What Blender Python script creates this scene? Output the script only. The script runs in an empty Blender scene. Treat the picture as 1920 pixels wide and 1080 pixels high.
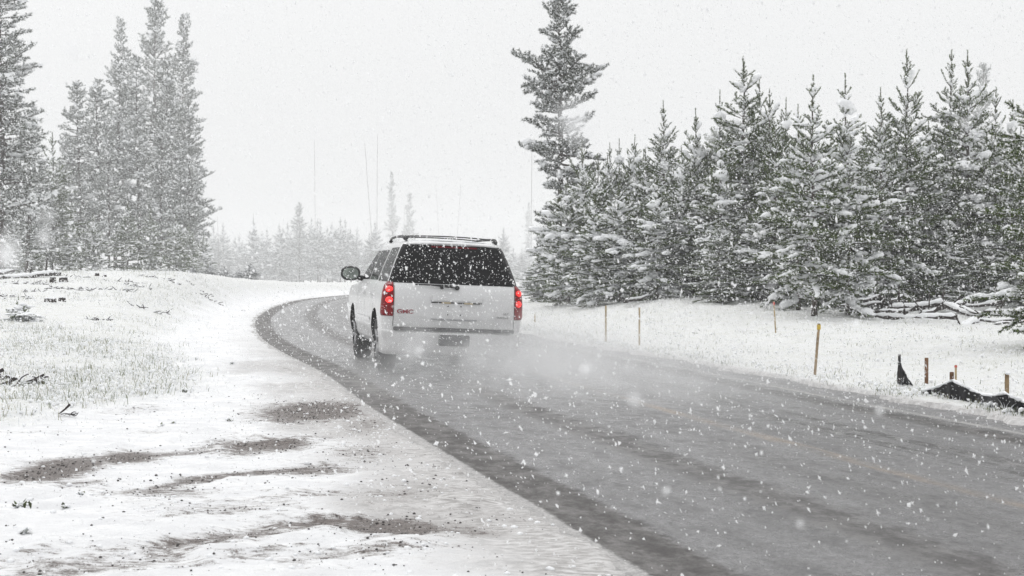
import bpy, bmesh, math, random
import numpy as np
from mathutils import Vector, Matrix
R = math.radians
S = bpy.context.scene
COL = S.collection
F = 2667.0          # focal length in pixels of the 1920 px wide photograph (50 mm lens)
CAMH = 1.5
HOR = 502.0         # horizon row

# ------------------------------------------------------------------ camera, sky, sun, exposure
cam_d = bpy.data.cameras.new('camera'); cam = bpy.data.objects.new('camera', cam_d); COL.objects.link(cam)
cam.location = (0, 0, CAMH)
cam.rotation_euler = (R(90) - math.atan((540 - HOR) / F), 0, 0)
cam_d.lens = 50; cam_d.sensor_width = 36
cam_d.clip_start = 0.05; cam_d.clip_end = 3000
cam_d.dof.use_dof = True; cam_d.dof.focus_distance = 21; cam_d.dof.aperture_fstop = 8
S.camera = cam
S.view_settings.view_transform = 'Standard'; S.view_settings.look = 'None'
S.view_settings.exposure = 0.1; S.view_settings.gamma = 1
S.cycles.use_denoising = True
S.cycles.max_bounces = 5; S.cycles.diffuse_bounces = 3; S.cycles.glossy_bounces = 2
S.cycles.transmission_bounces = 2; S.cycles.volume_bounces = 2; S.cycles.transparent_max_bounces = 8
S.cycles.volume_step_rate = 1.0; S.cycles.volume_max_steps = 128
S.cycles.use_adaptive_sampling = True; S.cycles.adaptive_threshold = 0.01

SUN_EL, SUN_AZ = 48, -35
W = bpy.data.worlds.new('World'); S.world = W; W.use_nodes = True
nt = W.node_tree; nt.nodes.clear()
def N(nt, typ, **kw):
    n = nt.nodes.new(typ)
    for k, v in kw.items():
        if k.startswith('i_'): n.inputs[int(k[2:])].default_value = v
        else: setattr(n, k, v)
    return n
sky = N(nt, 'ShaderNodeTexSky', sky_type='NISHITA', sun_disc=False)
sky.sun_elevation = R(SUN_EL); sky.sun_rotation = R(SUN_AZ); sky.air_density = 1.0; sky.dust_density = 8; sky.ozone_density = 1
bw = N(nt, 'ShaderNodeHueSaturation'); bw.inputs['Saturation'].default_value = 0.06; bw.inputs['Value'].default_value = 0.9
tc = N(nt, 'ShaderNodeTexCoord'); sp = N(nt, 'ShaderNodeSeparateXYZ')
ramp = N(nt, 'ShaderNodeValToRGB')
e = ramp.color_ramp.elements
e[0].position = 0.0; e[0].color = (7.9, 7.95, 8.0, 1)
e[1].position = 0.9; e[1].color = (11.6, 11.65, 11.75, 1)
m_ = ramp.color_ramp.elements.new(0.22); m_.color = (8.8, 8.85, 8.9, 1)
mix = N(nt, 'ShaderNodeMixRGB', i_0=0.92)
bg = N(nt, 'ShaderNodeBackground'); bg.inputs[1].default_value = 0.1
out = N(nt, 'ShaderNodeOutputWorld')
L = nt.links.new
L(tc.outputs['Generated'], sp.inputs[0]); L(sp.outputs[2], ramp.inputs[0])
L(sky.outputs[0], bw.inputs['Color']); L(bw.outputs[0], mix.inputs[1]); L(ramp.outputs[0], mix.inputs[2])
L(mix.outputs[0], bg.inputs[0]); L(bg.outputs[0], out.inputs[0])

sd = bpy.data.lights.new('sun', 'SUN'); sun = bpy.data.objects.new('sun', sd); COL.objects.link(sun)
sd.energy = 0.9; sd.angle = R(25); sd.color = (1, 0.985, 0.96)
sv = Vector((math.sin(R(SUN_AZ)) * math.cos(R(SUN_EL)), math.cos(R(SUN_AZ)) * math.cos(R(SUN_EL)), math.sin(R(SUN_EL))))
sun.rotation_euler = sv.to_track_quat('Z', 'Y').to_euler()
sun.location = (0, 0, 60)

# ------------------------------------------------------------------ helpers
rs = np.random.RandomState(7)
random.seed(5)
_tab = np.random.RandomState(99).rand(256, 256)
def vnoise(x, y, s=0):
    x = np.asarray(x, float) + s * 17.31; y = np.asarray(y, float) + s * 9.77
    xi = np.floor(x).astype(int); yi = np.floor(y).astype(int)
    fx = x - xi; fy = y - yi; fx = fx * fx * (3 - 2 * fx); fy = fy * fy * (3 - 2 * fy)
    a = _tab[xi & 255, yi & 255]; b = _tab[(xi + 1) & 255, yi & 255]
    c = _tab[xi & 255, (yi + 1) & 255]; d = _tab[(xi + 1) & 255, (yi + 1) & 255]
    return (a * (1 - fx) + b * fx) * (1 - fy) + (c * (1 - fx) + d * fx) * fy
def fbm(x, y, o=4, s=0):
    t = 0; a = 0.5; f = 1.0
    for k in range(o):
        t = t + a * (vnoise(x * f, y * f, s + k) - 0.5); a *= 0.5; f *= 2.03
    return t * 2
def sstep(a, b, x):
    t = np.clip((x - a) / (b - a), 0, 1); return t * t * (3 - 2 * t)

def np_mesh(name, V, Fc, mats=(), smooth=False, mi=None):
    """V (n,3), Fc (m,k) or a list of such arrays"""
    me = bpy.data.meshes.new(name)
    if not isinstance(Fc, (list, tuple)): Fc = [Fc]
    Fc = [f for f in Fc if len(f)]
    V = np.ascontiguousarray(V, np.float32)
    me.vertices.add(len(V)); me.vertices.foreach_set('co', V.ravel())
    nl = sum(f.size for f in Fc); npol = sum(len(f) for f in Fc)
    me.loops.add(nl); me.polygons.add(npol)
    me.loops.foreach_set('vertex_index', np.concatenate([f.ravel() for f in Fc]).astype(np.int32))
    tot = np.concatenate([np.full(len(f), f.shape[1]) for f in Fc])
    st = np.concatenate([[0], np.cumsum(tot)[:-1]])
    me.polygons.foreach_set('loop_start', st.astype(np.int32))
    me.polygons.foreach_set('loop_total', tot.astype(np.int32))
    if mi is not None: me.polygons.foreach_set('material_index', np.asarray(mi, np.int32))
    me.polygons.foreach_set('use_smooth', np.full(npol, smooth))
    me.update(calc_edges=True)
    for m in mats: me.materials.append(m)
    return me
def link(name, me, parent=None):
    o = bpy.data.objects.new(name, me); COL.objects.link(o)
    if parent is not None: o.parent = parent
    return o
def tag(o, label=None, cat=None, group=None, kind=None):
    if label: o['label'] = label
    if cat: o['category'] = cat
    if group: o['group'] = group
    if kind: o['kind'] = kind
    return o
def empty(name, loc, rz=0):
    o = bpy.data.objects.new(name, None); COL.objects.link(o); o.location = loc; o.rotation_euler = (0, 0, rz)
    o.empty_display_size = 0.2
    return o
def copy_tree(o, parent=None):
    c = o.copy(); COL.objects.link(c); c.parent = parent
    for ch in list(o.children): copy_tree(ch, c)
    return c

class MB:
    """collects primitive shapes into one mesh"""
    def __init__(s): s.V = []; s.F = []; s.n = 0
    def add(s, V, Fs):
        V = np.asarray(V, float)
        for f in (Fs if isinstance(Fs, list) else [Fs]): s.F.append(np.asarray(f, int) + s.n)
        s.V.append(V); s.n += len(V); return s
    def box(s, c, d, bev=0.0, rot=None):
        bm = bmesh.new(); bmesh.ops.create_cube(bm, size=1)
        bmesh.ops.scale(bm, vec=d, verts=bm.verts)
        if bev: bmesh.ops.bevel(bm, geom=bm.edges[:], offset=bev, segments=2, affect='EDGES')
        if rot is not None: bmesh.ops.transform(bm, matrix=rot.to_4x4(), verts=bm.verts)
        bmesh.ops.translate(bm, vec=c, verts=bm.verts)
        s.bm(bm); return s
    def bm(s, bm):
        bm.verts.index_update()
        V = np.array([v.co[:] for v in bm.verts])
        d = {}
        for f in bm.faces: d.setdefault(len(f.verts), []).append([v.index for v in f.verts])
        s.add(V, [np.array(x) for x in d.values()]); bm.free(); return s
    def tube(s, pts, rad, n=8, cap=True, sq=1.0):
        pts = np.asarray(pts, float); m = len(pts); rad = np.broadcast_to(rad, (m,))
        T = np.gradient(pts, axis=0); T /= np.linalg.norm(T, axis=1)[:, None] + 1e-9
        ref = np.array([0, 0, 1.0]) if abs(T[:, 2]).mean() < 0.8 else np.array([1.0, 0, 0])
        A = np.cross(T, ref); A /= np.linalg.norm(A, axis=1)[:, None] + 1e-9
        B = np.cross(A, T)
        an = np.linspace(0, 2 * np.pi, n, endpoint=False)
        V = pts[:, None] + rad[:, None, None] * (A[:, None] * np.cos(an)[None, :, None] + sq * B[:, None] * np.sin(an)[None, :, None])
        V = V.reshape(-1, 3)
        i = np.arange(m - 1)[:, None] * n; j = np.arange(n)[None]; j2 = (j + 1) % n
        Q = np.stack([i + j, i + j2, i + n + j2, i + n + j], -1).reshape(-1, 4)
        fs = [Q]
        if cap: fs += [np.arange(n)[::-1][None], (np.arange(n) + (m - 1) * n)[None]]
        s.add(V, fs); return s
    def arr(s):
        V = np.concatenate(s.V); d = {}
        for f in s.F: d.setdefault(f.shape[1], []).append(f)
        return V, [np.concatenate(x) for x in d.values()]
    def build(s, name, mat, parent=None, smooth=False, roll=False):
        V, Fs = s.arr()
        if roll: V = rollv(V)
        return link(name, np_mesh(name, V, Fs, [mat] if mat else [], smooth), parent)

# ------------------------------------------------------------------ materials
def mat(name, col, rough=0.8, spec=0.3, metal=0, em=None, es=0, alpha=None, var=0, scale=5, bump=0, bscale=20, sheen=0):
    m = bpy.data.materials.new(name); m.use_nodes = True; t = m.node_tree; b = t.nodes['Principled BSDF']
    b.inputs['Base Color'].default_value = (*col, 1); b.inputs['Roughness'].default_value = rough
    b.inputs['Specular IOR Level'].default_value = spec; b.inputs['Metallic'].default_value = metal
    if em: b.inputs['Emission Color'].default_value = (*em, 1); b.inputs['Emission Strength'].default_value = es
    co = t.nodes.new('ShaderNodeTexCoord')
    if var:
        n = t.nodes.new('ShaderNodeTexNoise'); n.inputs['Scale'].default_value = scale; n.inputs['Detail'].default_value = 5
        t.links.new(co.outputs['Object'], n.inputs['Vector'])
        r = t.nodes.new('ShaderNodeValToRGB'); t.links.new(n.outputs[0], r.inputs[0])
        r.color_ramp.elements[0].position = 0.3; r.color_ramp.elements[1].position = 0.7
        r.color_ramp.elements[0].color = (*[c * (1 - var) for c in col], 1)
        r.color_ramp.elements[1].color = (*[min(1, c * (1 + var)) for c in col], 1)
        t.links.new(r.outputs[0], b.inputs['Base Color'])
    if bump:
        n = t.nodes.new('ShaderNodeTexNoise'); n.inputs['Scale'].default_value = bscale; n.inputs['Detail'].default_value = 4
        t.links.new(co.outputs['Object'], n.inputs['Vector'])
        u = t.nodes.new('ShaderNodeBump'); u.inputs['Strength'].default_value = bump; u.inputs['Distance'].default_value = 0.02
        t.links.new(n.outputs[0], u.inputs['Height']); t.links.new(u.outputs[0], b.inputs['Normal'])
    return m

def needle_mat(name, cols, frost):
    """needles: hue varies from needle to needle, a share is coated with snow"""
    m = bpy.data.materials.new(name); m.use_nodes = True; t = m.node_tree; b = t.nodes['Principled BSDF']
    g = t.nodes.new('ShaderNodeNewGeometry'); r = t.nodes.new('ShaderNodeValToRGB')
    r.color_ramp.interpolation = 'CONSTANT'; k = len(cols)
    els = r.color_ramp.elements
    els[0].position = 0; els[0].color = (*cols[0], 1); els[1].position = 1 - frost; els[1].color = (0.82, 0.84, 0.86, 1)
    for i in range(1, k):
        x = els.new((1 - frost) * i / k); x.color = (*cols[i], 1)
    t.links.new(g.outputs['Random Per Island'], r.inputs[0]); t.links.new(r.outputs[0], b.inputs['Base Color'])
    b.inputs['Roughness'].default_value = 0.75; b.inputs['Specular IOR Level'].default_value = 0.2
    return m

M = {}
M['needle'] = needle_mat('pine_needles', [(0.045, 0.085, 0.010), (0.085, 0.14, 0.018), (0.022, 0.042, 0.008), (0.17, 0.23, 0.04), (0.045, 0.06, 0.016)], 0.04)
M['needle_far'] = needle_mat('old_pine_needles', [(0.042, 0.056, 0.03), (0.062, 0.076, 0.042), (0.03, 0.036, 0.024), (0.08, 0.092, 0.056)], 0.26)
M['needle_white'] = needle_mat('rimed_haze_pale_needles', [(0.09, 0.1, 0.085), (0.13, 0.135, 0.12), (0.06, 0.065, 0.055)], 0.32)  # whitened beyond their rime: haze fade of the far row put into the colour
M['snow'] = mat('settled_snow', (0.89, 0.9, 0.915), 0.75, 0.2, bump=0.3, bscale=25)
M['bark'] = mat('pine_bark', (0.075, 0.062, 0.055), 0.9, 0.15, var=0.45, scale=9, bump=0.6, bscale=30)
M['dead'] = mat('weathered_dead_wood', (0.17, 0.155, 0.145), 0.9, 0.15, var=0.35, scale=6, bump=0.4, bscale=25)
M['darkwood'] = mat('wet_dark_wood', (0.045, 0.036, 0.034), 0.85, 0.2, var=0.4, scale=12, bump=0.6, bscale=40)
M['stake'] = mat('raw_pine_stake', (0.30, 0.215, 0.125), 0.8, 0.2, var=0.3, scale=14)
M['stake_dark'] = mat('wet_brown_stake', (0.16, 0.085, 0.045), 0.8, 0.2, var=0.35, scale=14)
M['grass'] = needle_mat('snowy_grass', [(0.17, 0.19, 0.09), (0.24, 0.23, 0.13), (0.12, 0.145, 0.06), (0.3, 0.27, 0.17), (0.09, 0.11, 0.05)], 0.5)
M['weed'] = needle_mat('weed_leaves', [(0.07, 0.1, 0.03), (0.1, 0.12, 0.05), (0.05, 0.06, 0.03)], 0.2)
M['stone'] = mat('wet_gravel', (0.05, 0.045, 0.042), 0.6, 0.4, var=0.5, scale=40)

# ------------------------------------------------------------------ the lie of the land
# left edge of the asphalt, read off the bend, in metres (x to the right, y away from the camera)
LE = np.array([(22, -80), (13, -45), (6.4, -20), (4.3, -10), (2.3, 0), (1.15, 4.9), (.65, 6.92), (.41, 7.83), (.134, 8.93), (-.27, 10.4), (-1.0, 13.2), (-1.62, 15.6),
               (-2.57, 19.7), (-3.35, 22.6), (-4.14, 25.4), (-5.2, 29.6), (-6.25, 34.5), (-7.0, 38.6), (-7.8, 43.5), (-8.87, 52), (-9.6, 60),
               (-9.95, 67), (-9.6, 74), (-8.6, 81.6), (-6.6, 90), (-3, 101), (3, 116), (12, 135), (30, 165), (60, 200), (120, 250), (260, 330), (500, 420)], float)
def catmull(P, n=8):
    Q = []
    P2 = np.vstack([2 * P[0] - P[1], P, 2 * P[-1] - P[-2]])
    for i in range(1, len(P2) - 2):
        p0, p1, p2, p3 = P2[i - 1:i + 3]
        for t in np.linspace(0, 1, n, endpoint=False):
            Q.append(0.5 * ((2 * p1) + (-p0 + p2) * t + (2 * p0 - 5 * p1 + 4 * p2 - p3) * t ** 2 + (-p0 + 3 * p1 - 3 * p2 + p3) * t ** 3))
    Q.append(P[-1]); return np.array(Q)
LEs = catmull(LE, 6)
ROADW = 5.85
def road_u(x, y):
    """signed distance to the left asphalt edge, positive towards the right of the road"""
    x = np.atleast_1d(np.asarray(x, float)); y = np.atleast_1d(np.asarray(y, float))
    best = np.full(x.shape, 1e9); sg = np.zeros(x.shape)
    for a, b in zip(LEs[:-1], LEs[1:]):
        d = b - a; L2 = d @ d
        px = x - a[0]; py = y - a[1]
        t = np.clip((px * d[0] + py * d[1]) / L2, 0, 1)
        dist = np.hypot(px - t * d[0], py - t * d[1])
        s = np.sign(px * d[1] - py * d[0])
        k = dist < best
        best = np.where(k, dist, best); sg = np.where(k, s, sg)
    return best * sg

def flatpt(px, py, h=0.0):
    z = F * (CAMH - h) / (py - HOR); return ((px - 960) / F * z, z)
RUTS = [([(60, 905), (140, 880), (260, 858), (350, 848), (440, 842), (540, 834), (600, 826)], .11, .6),
        ([(250, 932), (330, 908), (450, 892), (560, 884), (650, 884)], .07, .72),
        ([(40, 1080), (200, 1062), (300, 1042), (430, 1012), (540, 992), (620, 984), (820, 992), (900, 1000)], .085, .7),
        ([(300, 985), (400, 962), (520, 945), (640, 930)], .09, .42),
        ([(560, 1065), (700, 1040), (820, 1040)], .1, .45),
        ([(250, 1075), (420, 1052), (560, 1030)], .08, .4)]
PATCH = [((590, 772), .55, 1.05, 1.15), ((105, 882), .26, .62, 1.3), ((150, 868), .3, .4, .8), ((235, 860), .25, .42, 1.15), ((140, 908), .25, .3, .6), ((490, 838), .38, .42, 1.15), ((690, 800), .3, .9, .5),
         ((575, 886), .42, .22, .75), ((730, 991), .4, .26, .95), ((590, 992), .3, .2, .8), ((300, 925), .4, .3, .6), ((255, 768), .35, .5, .4), ((680, 850), .3, .8, .5), ((730, 930), .35, .5, .45), ((420, 960), .5, .4, .45), ((160, 1060), .5, .3, .5)]
def bare_mask(x, y):
    b = np.zeros(x.shape)
    near = (y < 24) & (y > 3)
    xs, ys = x[near], y[near]; bb = np.zeros(xs.shape)
    wob = 0.3 * fbm(xs * 2.2, ys * 2.6, 5, 3)
    for pts, w, a in RUTS:
        P = catmull(np.array([flatpt(*p) for p in pts]), 4)
        best = np.full(xs.shape, 1e9)
        for p, q in zip(P[:-1], P[1:]):
            d = q - p; t = np.clip(((xs - p[0]) * d[0] + (ys - p[1]) * d[1]) / (d @ d), 0, 1)
            best = np.minimum(best, np.hypot(xs - p[0] - t * d[0], ys - p[1] - t * d[1] + wob))
        bb = np.maximum(bb, a * np.exp(-(best / (w * 2.0)) ** 2) * (.45 + .8 * vnoise(xs * 3, ys * 3, 61)))
    for c, rx, ry, a in PATCH:
        cx, cy = flatpt(*c)
        q = ((xs - cx) / rx) ** 2 + ((ys - cy + wob) / ry) ** 2
        bb = np.maximum(bb, a * np.exp(-q * 0.8))
    sp_ = np.clip(fbm(xs * .9 + ys * .15, ys * 2.6, 4, 63) * 1.5 - .12, 0, 1) * .42 * (ys < 15.5)
    bb = np.maximum(bb, sp_)
    b[near] = bb
    return b
def field_mask(x, y, u):
    """where the grass stands: beyond the smooth pull-out on the left, and right of the road"""
    lim = 1.7 + 0.55 * np.maximum(0, 17 - y)
    l = sstep(0, 1.1, -u - lim + .3 + 0.6 * fbm(x * .8, y * .8, 3, 8)) * (y > 6)
    r = sstep(-.1, 0.3, u - ROADW)
    return np.maximum(l, r)
def drop(y):
    # beyond the bend the valley floor falls away gently
    y = np.asarray(y, float); return -np.maximum(0, y - 112) * .0112 * sstep(100, 135, y) + np.maximum(0, y - 620) * .008
def Hbase(x, y, u):
    x = np.asarray(x, float); y = np.asarray(y, float)
    d = np.maximum(0, -u)
    g = lambda cx, cy, sx, sy, h: h * np.exp(-((x - cx) / sx) ** 2 - ((y - cy) / sy) ** 2)
    hill = g(-15.5, 50, 8.5, 17, 1.06) + g(-21, 80, 12, 22, .6) + g(-30, 56, 10, 25, .3) + g(-12.5, 66, 3.5, 16, .30)
    left = hill * sstep(0.8, 3.4, d) * sstep(10, 26, y)
    left = left + 0.10 * sstep(1.0, 4, d) * sstep(15, 30, y)
    left = left + 0.12 * sstep(60, 120, y) * sstep(1, 5, d)
    e = np.maximum(0, u - ROADW)
    right = -0.06 * np.exp(-((e - 1.0) / .6) ** 2) * sstep(16, 22, y) + 0.16 * sstep(1.5, 8, e)
    right = right + g(5.2, 43, 3.2, 10, .42) * sstep(.8, 4.5, e) + g(16, 48, 9, 16, .45) * sstep(2, 6, e) + g(1.2, 50, 2.4, 7, .12) * sstep(.6, 3, e)
    right = right + .25 * sstep(60, 110, y) * sstep(2, 8, e)
    far = 0.5 * fbm(x / 40, y / 40, 3, 21) * sstep(90, 200, y) * sstep(2, 20, d + e)
    return np.where(u < 0, left, right) + far
def H(x, y, u=None, detail=True):
    x = np.atleast_1d(np.asarray(x, float)); y = np.atleast_1d(np.asarray(y, float))
    if u is None: u = road_u(x, y)
    dist = np.maximum(-u, u - ROADW)
    wob = 0.12 * fbm(x * 1.3, y * 1.3, 3, 4) * (1 + 1.6 * (u > ROADW / 2)) + .07 * fbm(x * 8, y * 8, 3, 14) + .10 * fbm(x * 3.3, y * 3.3, 3, 16)
    h = Hbase(x, y, u)
    edge = sstep(-0.05, 0.18, dist + wob)
    dr = drop(y); out = -0.05 + edge * (0.066 + h)
    if detail:
        fm = field_mask(x, y, u); bm_ = bare_mask(x, y)
        k = edge * sstep(0.0, 0.5, dist)
        out = out + k * (0.038 * fbm(x * 4.1, y * 4.1, 4, 1) + 0.05 * fbm(x * .7, y * .7, 3, 2))
        out = out + k * fm * (0.05 * fbm(x * 5.5, y * 5.5, 3, 5) + .07 * fbm(x * 1.4, y * 1.4, 3, 6))
        out = out + k * (1 - fm) * (0.045 * sstep(-.5, .8, dist - 0.4) * fbm(x * 2.2, y * 6, 4, 7))
        out = out - 0.034 * bm_ * edge
        out = np.where(u < ROADW / 2, np.maximum(out, np.where(edge > .5, 0.004, -1)), out)
    out = np.where((u > ROADW / 2) & (edge > .5), np.maximum(out, .022 + .03 * vnoise(x * 7, y * 7, 15)), out)
    return out + dr
def h1(x, y): return float(H(x, y)[0])
def at(px, py):
    """point of the ground seen at a pixel of the photograph"""
    dx = (px - 960) / F; dz = -(py - HOR) / F
    ys = np.exp(np.linspace(math.log(5), math.log(400), 900))
    hz = H(dx * ys, ys, detail=False)
    k = np.argmax(CAMH + dz * ys <= hz)
    y = ys[k] if k > 0 else 400.0
    return dx * y, y

def grow(a, lim, f=1.07):
    v = [0.0]; st = a
    while v[-1] < lim: v.append(v[-1] + st); st *= f
    return v
def axis_pts(lo, hi, step, outlo, outhi, f):
    c = list(np.arange(lo, hi, step))
    return np.array([lo - q for q in grow(step, lo - outlo, f)[1:]][::-1] + c + [hi + q for q in grow(step, outhi - hi, f)])
X = axis_pts(-6.5, 4.5, 0.04, -600, 600, 1.035)
Y = axis_pts(6, 21, 0.045, -90, 900, 1.022)
gx, gy = np.meshgrid(X, Y); gx = gx.ravel(); gy = gy.ravel()
gu = road_u(gx, gy); gh = H(gx, gy, gu)
nx, ny = len(X), len(Y)
i = np.arange(ny - 1)[:, None] * nx + np.arange(nx - 1)[None]
Q = np.stack([i, i + 1, i + 1 + nx, i + nx], -1).reshape(-1, 4)
me = np_mesh('ground', np.stack([gx, gy, gh], 1), Q, smooth=True)
def fattr(me, name, v):
    a = me.attributes.new(name, 'FLOAT', 'POINT'); a.data.foreach_set('value', np.asarray(v, np.float32))
gdist = np.maximum(-gu, gu - ROADW)
fattr(me, 'bare', bare_mask(gx, gy)); fattr(me, 'field', field_mask(gx, gy, gu))
slush = np.where(gu < ROADW / 2, 1.0 - 1.0 * sstep(0.1, 1.6, gdist + 0.7 * fbm(gx * .9, gy * .9, 4, 12)) , (1 - sstep(0.0, .45, gdist)) * .8)
slush = slush * np.where(gu < ROADW / 2, .35 + .65 * (1 - sstep(16, 34, gy)), 1)
fattr(me, 'slush', slush)
ground = link('ground', me)
tag(ground, kind='structure')

def ground_material():
    m = bpy.data.materials.new('snow_cover'); m.use_nodes = True; t = m.node_tree; b = t.nodes['Principled BSDF']; LK = t.links.new
    co = t.nodes.new('ShaderNodeTexCoord')
    def noise(scale, det=5, stretch=None, rough=.6):
        n = t.nodes.new('ShaderNodeTexNoise'); n.inputs['Scale'].default_value = scale; n.inputs['Detail'].default_value = det; n.inputs['Roughness'].default_value = rough
        if stretch:
            mp = t.nodes.new('ShaderNodeMapping'); mp.inputs['Scale'].default_value = stretch; mp.inputs['Rotation'].default_value = (0, 0, R(-8))
            LK(co.outputs['Object'], mp.inputs['Vector']); LK(mp.outputs[0], n.inputs['Vector'])
        else: LK(co.outputs['Object'], n.inputs['Vector'])
        return n.outputs[0]
    def attr(n):
        a = t.nodes.new('ShaderNodeAttribute'); a.attribute_name = n; return a.outputs['Fac']
    def mt(op, a, c, cl=False):
        n = t.nodes.new('ShaderNodeMath'); n.operation = op; n.use_clamp = cl
        for k, v in ((0, a), (1, c)):
            if isinstance(v, (int, float)): n.inputs[k].default_value = v
            else: LK(v, n.inputs[k])
        return n.outputs[0]
    def mr(v, a, c, d=0, e_=1):
        n = t.nodes.new('ShaderNodeMapRange'); n.interpolation_type = 'SMOOTHSTEP'
        n.inputs[1].default_value = a; n.inputs[2].default_value = c; n.inputs[3].default_value = d; n.inputs[4].default_value = e_
        LK(v, n.inputs[0]); return n.outputs[0]
    def cmix(f, a, c):
        n = t.nodes.new('ShaderNodeMixRGB')
        for k, v in ((0, f), (1, a), (2, c)):
            if isinstance(v, tuple): n.inputs[k].default_value = (*v, 1)
            elif isinstance(v, float): n.inputs[k].default_value = v
            else: LK(v, n.inputs[k])
        return n.outputs[0]
    n1 = noise(9, 7, (1, 2.6, 1), .7); n2 = noise(38, 5); n3 = noise(2.2, 4, (1, 2.2, 1)); n4 = noise(110, 4)
    # bare wet dirt showing through in the ruts
    bare = mr(mt('ADD', mt('ADD', attr('bare'), mt('MULTIPLY', mt('SUBTRACT', n1, .5), 2.3)), mt('MULTIPLY', mt('SUBTRACT', n4, .5), 1.1)), .36, .72)
    dirt = cmix(mr(mt('ADD', mt('MULTIPLY', n2, .4), mt('MULTIPLY', n4, .6)), .4, .6), (0.05, 0.04, 0.036), (0.22, 0.19, 0.175))
    # slush: thin, soaked snow beside the wheel tracks
    sl = mr(mt('ADD', attr('slush'), mt('MULTIPLY', mt('SUBTRACT', n1, .5), .9)), .12, .95)
    slc = cmix(mr(n1, .3, .7), (0.27, 0.255, 0.245), (0.76, 0.75, 0.745))
    snow = cmix(mr(n3, .3, .75), (0.78, 0.785, 0.8), (0.93, 0.935, 0.94))
    fld = cmix(mr(mt('ADD', n2, mt('MULTIPLY', n4, .4)), .52, .8), (0.86, 0.865, 0.875), (0.55, 0.56, 0.50))
    base = cmix(mt('MULTIPLY', attr('field'), mr(n3, .35, .7, .25, .8)), snow, fld)
    base = cmix(mt('MULTIPLY', sl, .95), base, slc)
    thin = mr(mt('ADD', attr('bare'), mt('ADD', mt('MULTIPLY', mt('SUBTRACT', n1, .5), 1.5), mt('MULTIPLY', mt('SUBTRACT', n3, .5), .7))), .12, .75)
    base = cmix(mt('MULTIPLY', thin, .85), base, (.44, .425, .42))
    base = cmix(bare, base, dirt)
    LK(base, b.inputs['Base Color'])
    LK(mr(bare, 0, 1, .8, .45), b.inputs['Roughness']); b.inputs['Specular IOR Level'].default_value = .25
    h = mt('ADD', mt('MULTIPLY', n1, .5), mt('ADD', mt('MULTIPLY', n2, .3), mt('MULTIPLY', n4, .12)))
    u = t.nodes.new('ShaderNodeBump'); u.inputs['Strength'].default_value = .8; u.inputs['Distance'].default_value = .05
    LK(h, u.inputs['Height']); LK(u.outputs[0], b.inputs['Normal'])
    return m
me.materials.append(ground_material())

# ------------------------------------------------------------------ the road
T = np.gradient(LEs, axis=0); T /= np.linalg.norm(T, axis=1)[:, None]
NR = np.stack([T[:, 1], -T[:, 0]], 1)
us = np.linspace(-0.6, ROADW + .6, 60)
RV = LEs[:, None] + NR[:, None] * us[None, :, None]
RZ = drop(RV[..., 1])[..., None] + 0.015 * (1 - ((us - ROADW / 2) / (ROADW / 2 + .9)) ** 2)[None, :, None] - .012
V = np.concatenate([RV, RZ], 2).reshape(-1, 3)
nu = len(us); nr = len(LEs)
i = np.arange(nr - 1)[:, None] * nu + np.arange(nu - 1)[None]
Q = np.stack([i, i + 1, i + 1 + nu, i + nu], -1).reshape(-1, 4)
rme = np_mesh('road', V, Q, smooth=True)
fattr(rme, 'across', np.broadcast_to(us, (nr, nu)).ravel())
ss = np.concatenate([[0], np.cumsum(np.linalg.norm(np.diff(LEs, axis=0), axis=1))])
fattr(rme, 'along', np.repeat(ss, nu))
road = link('road', rme); tag(road, kind='structure')
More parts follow.
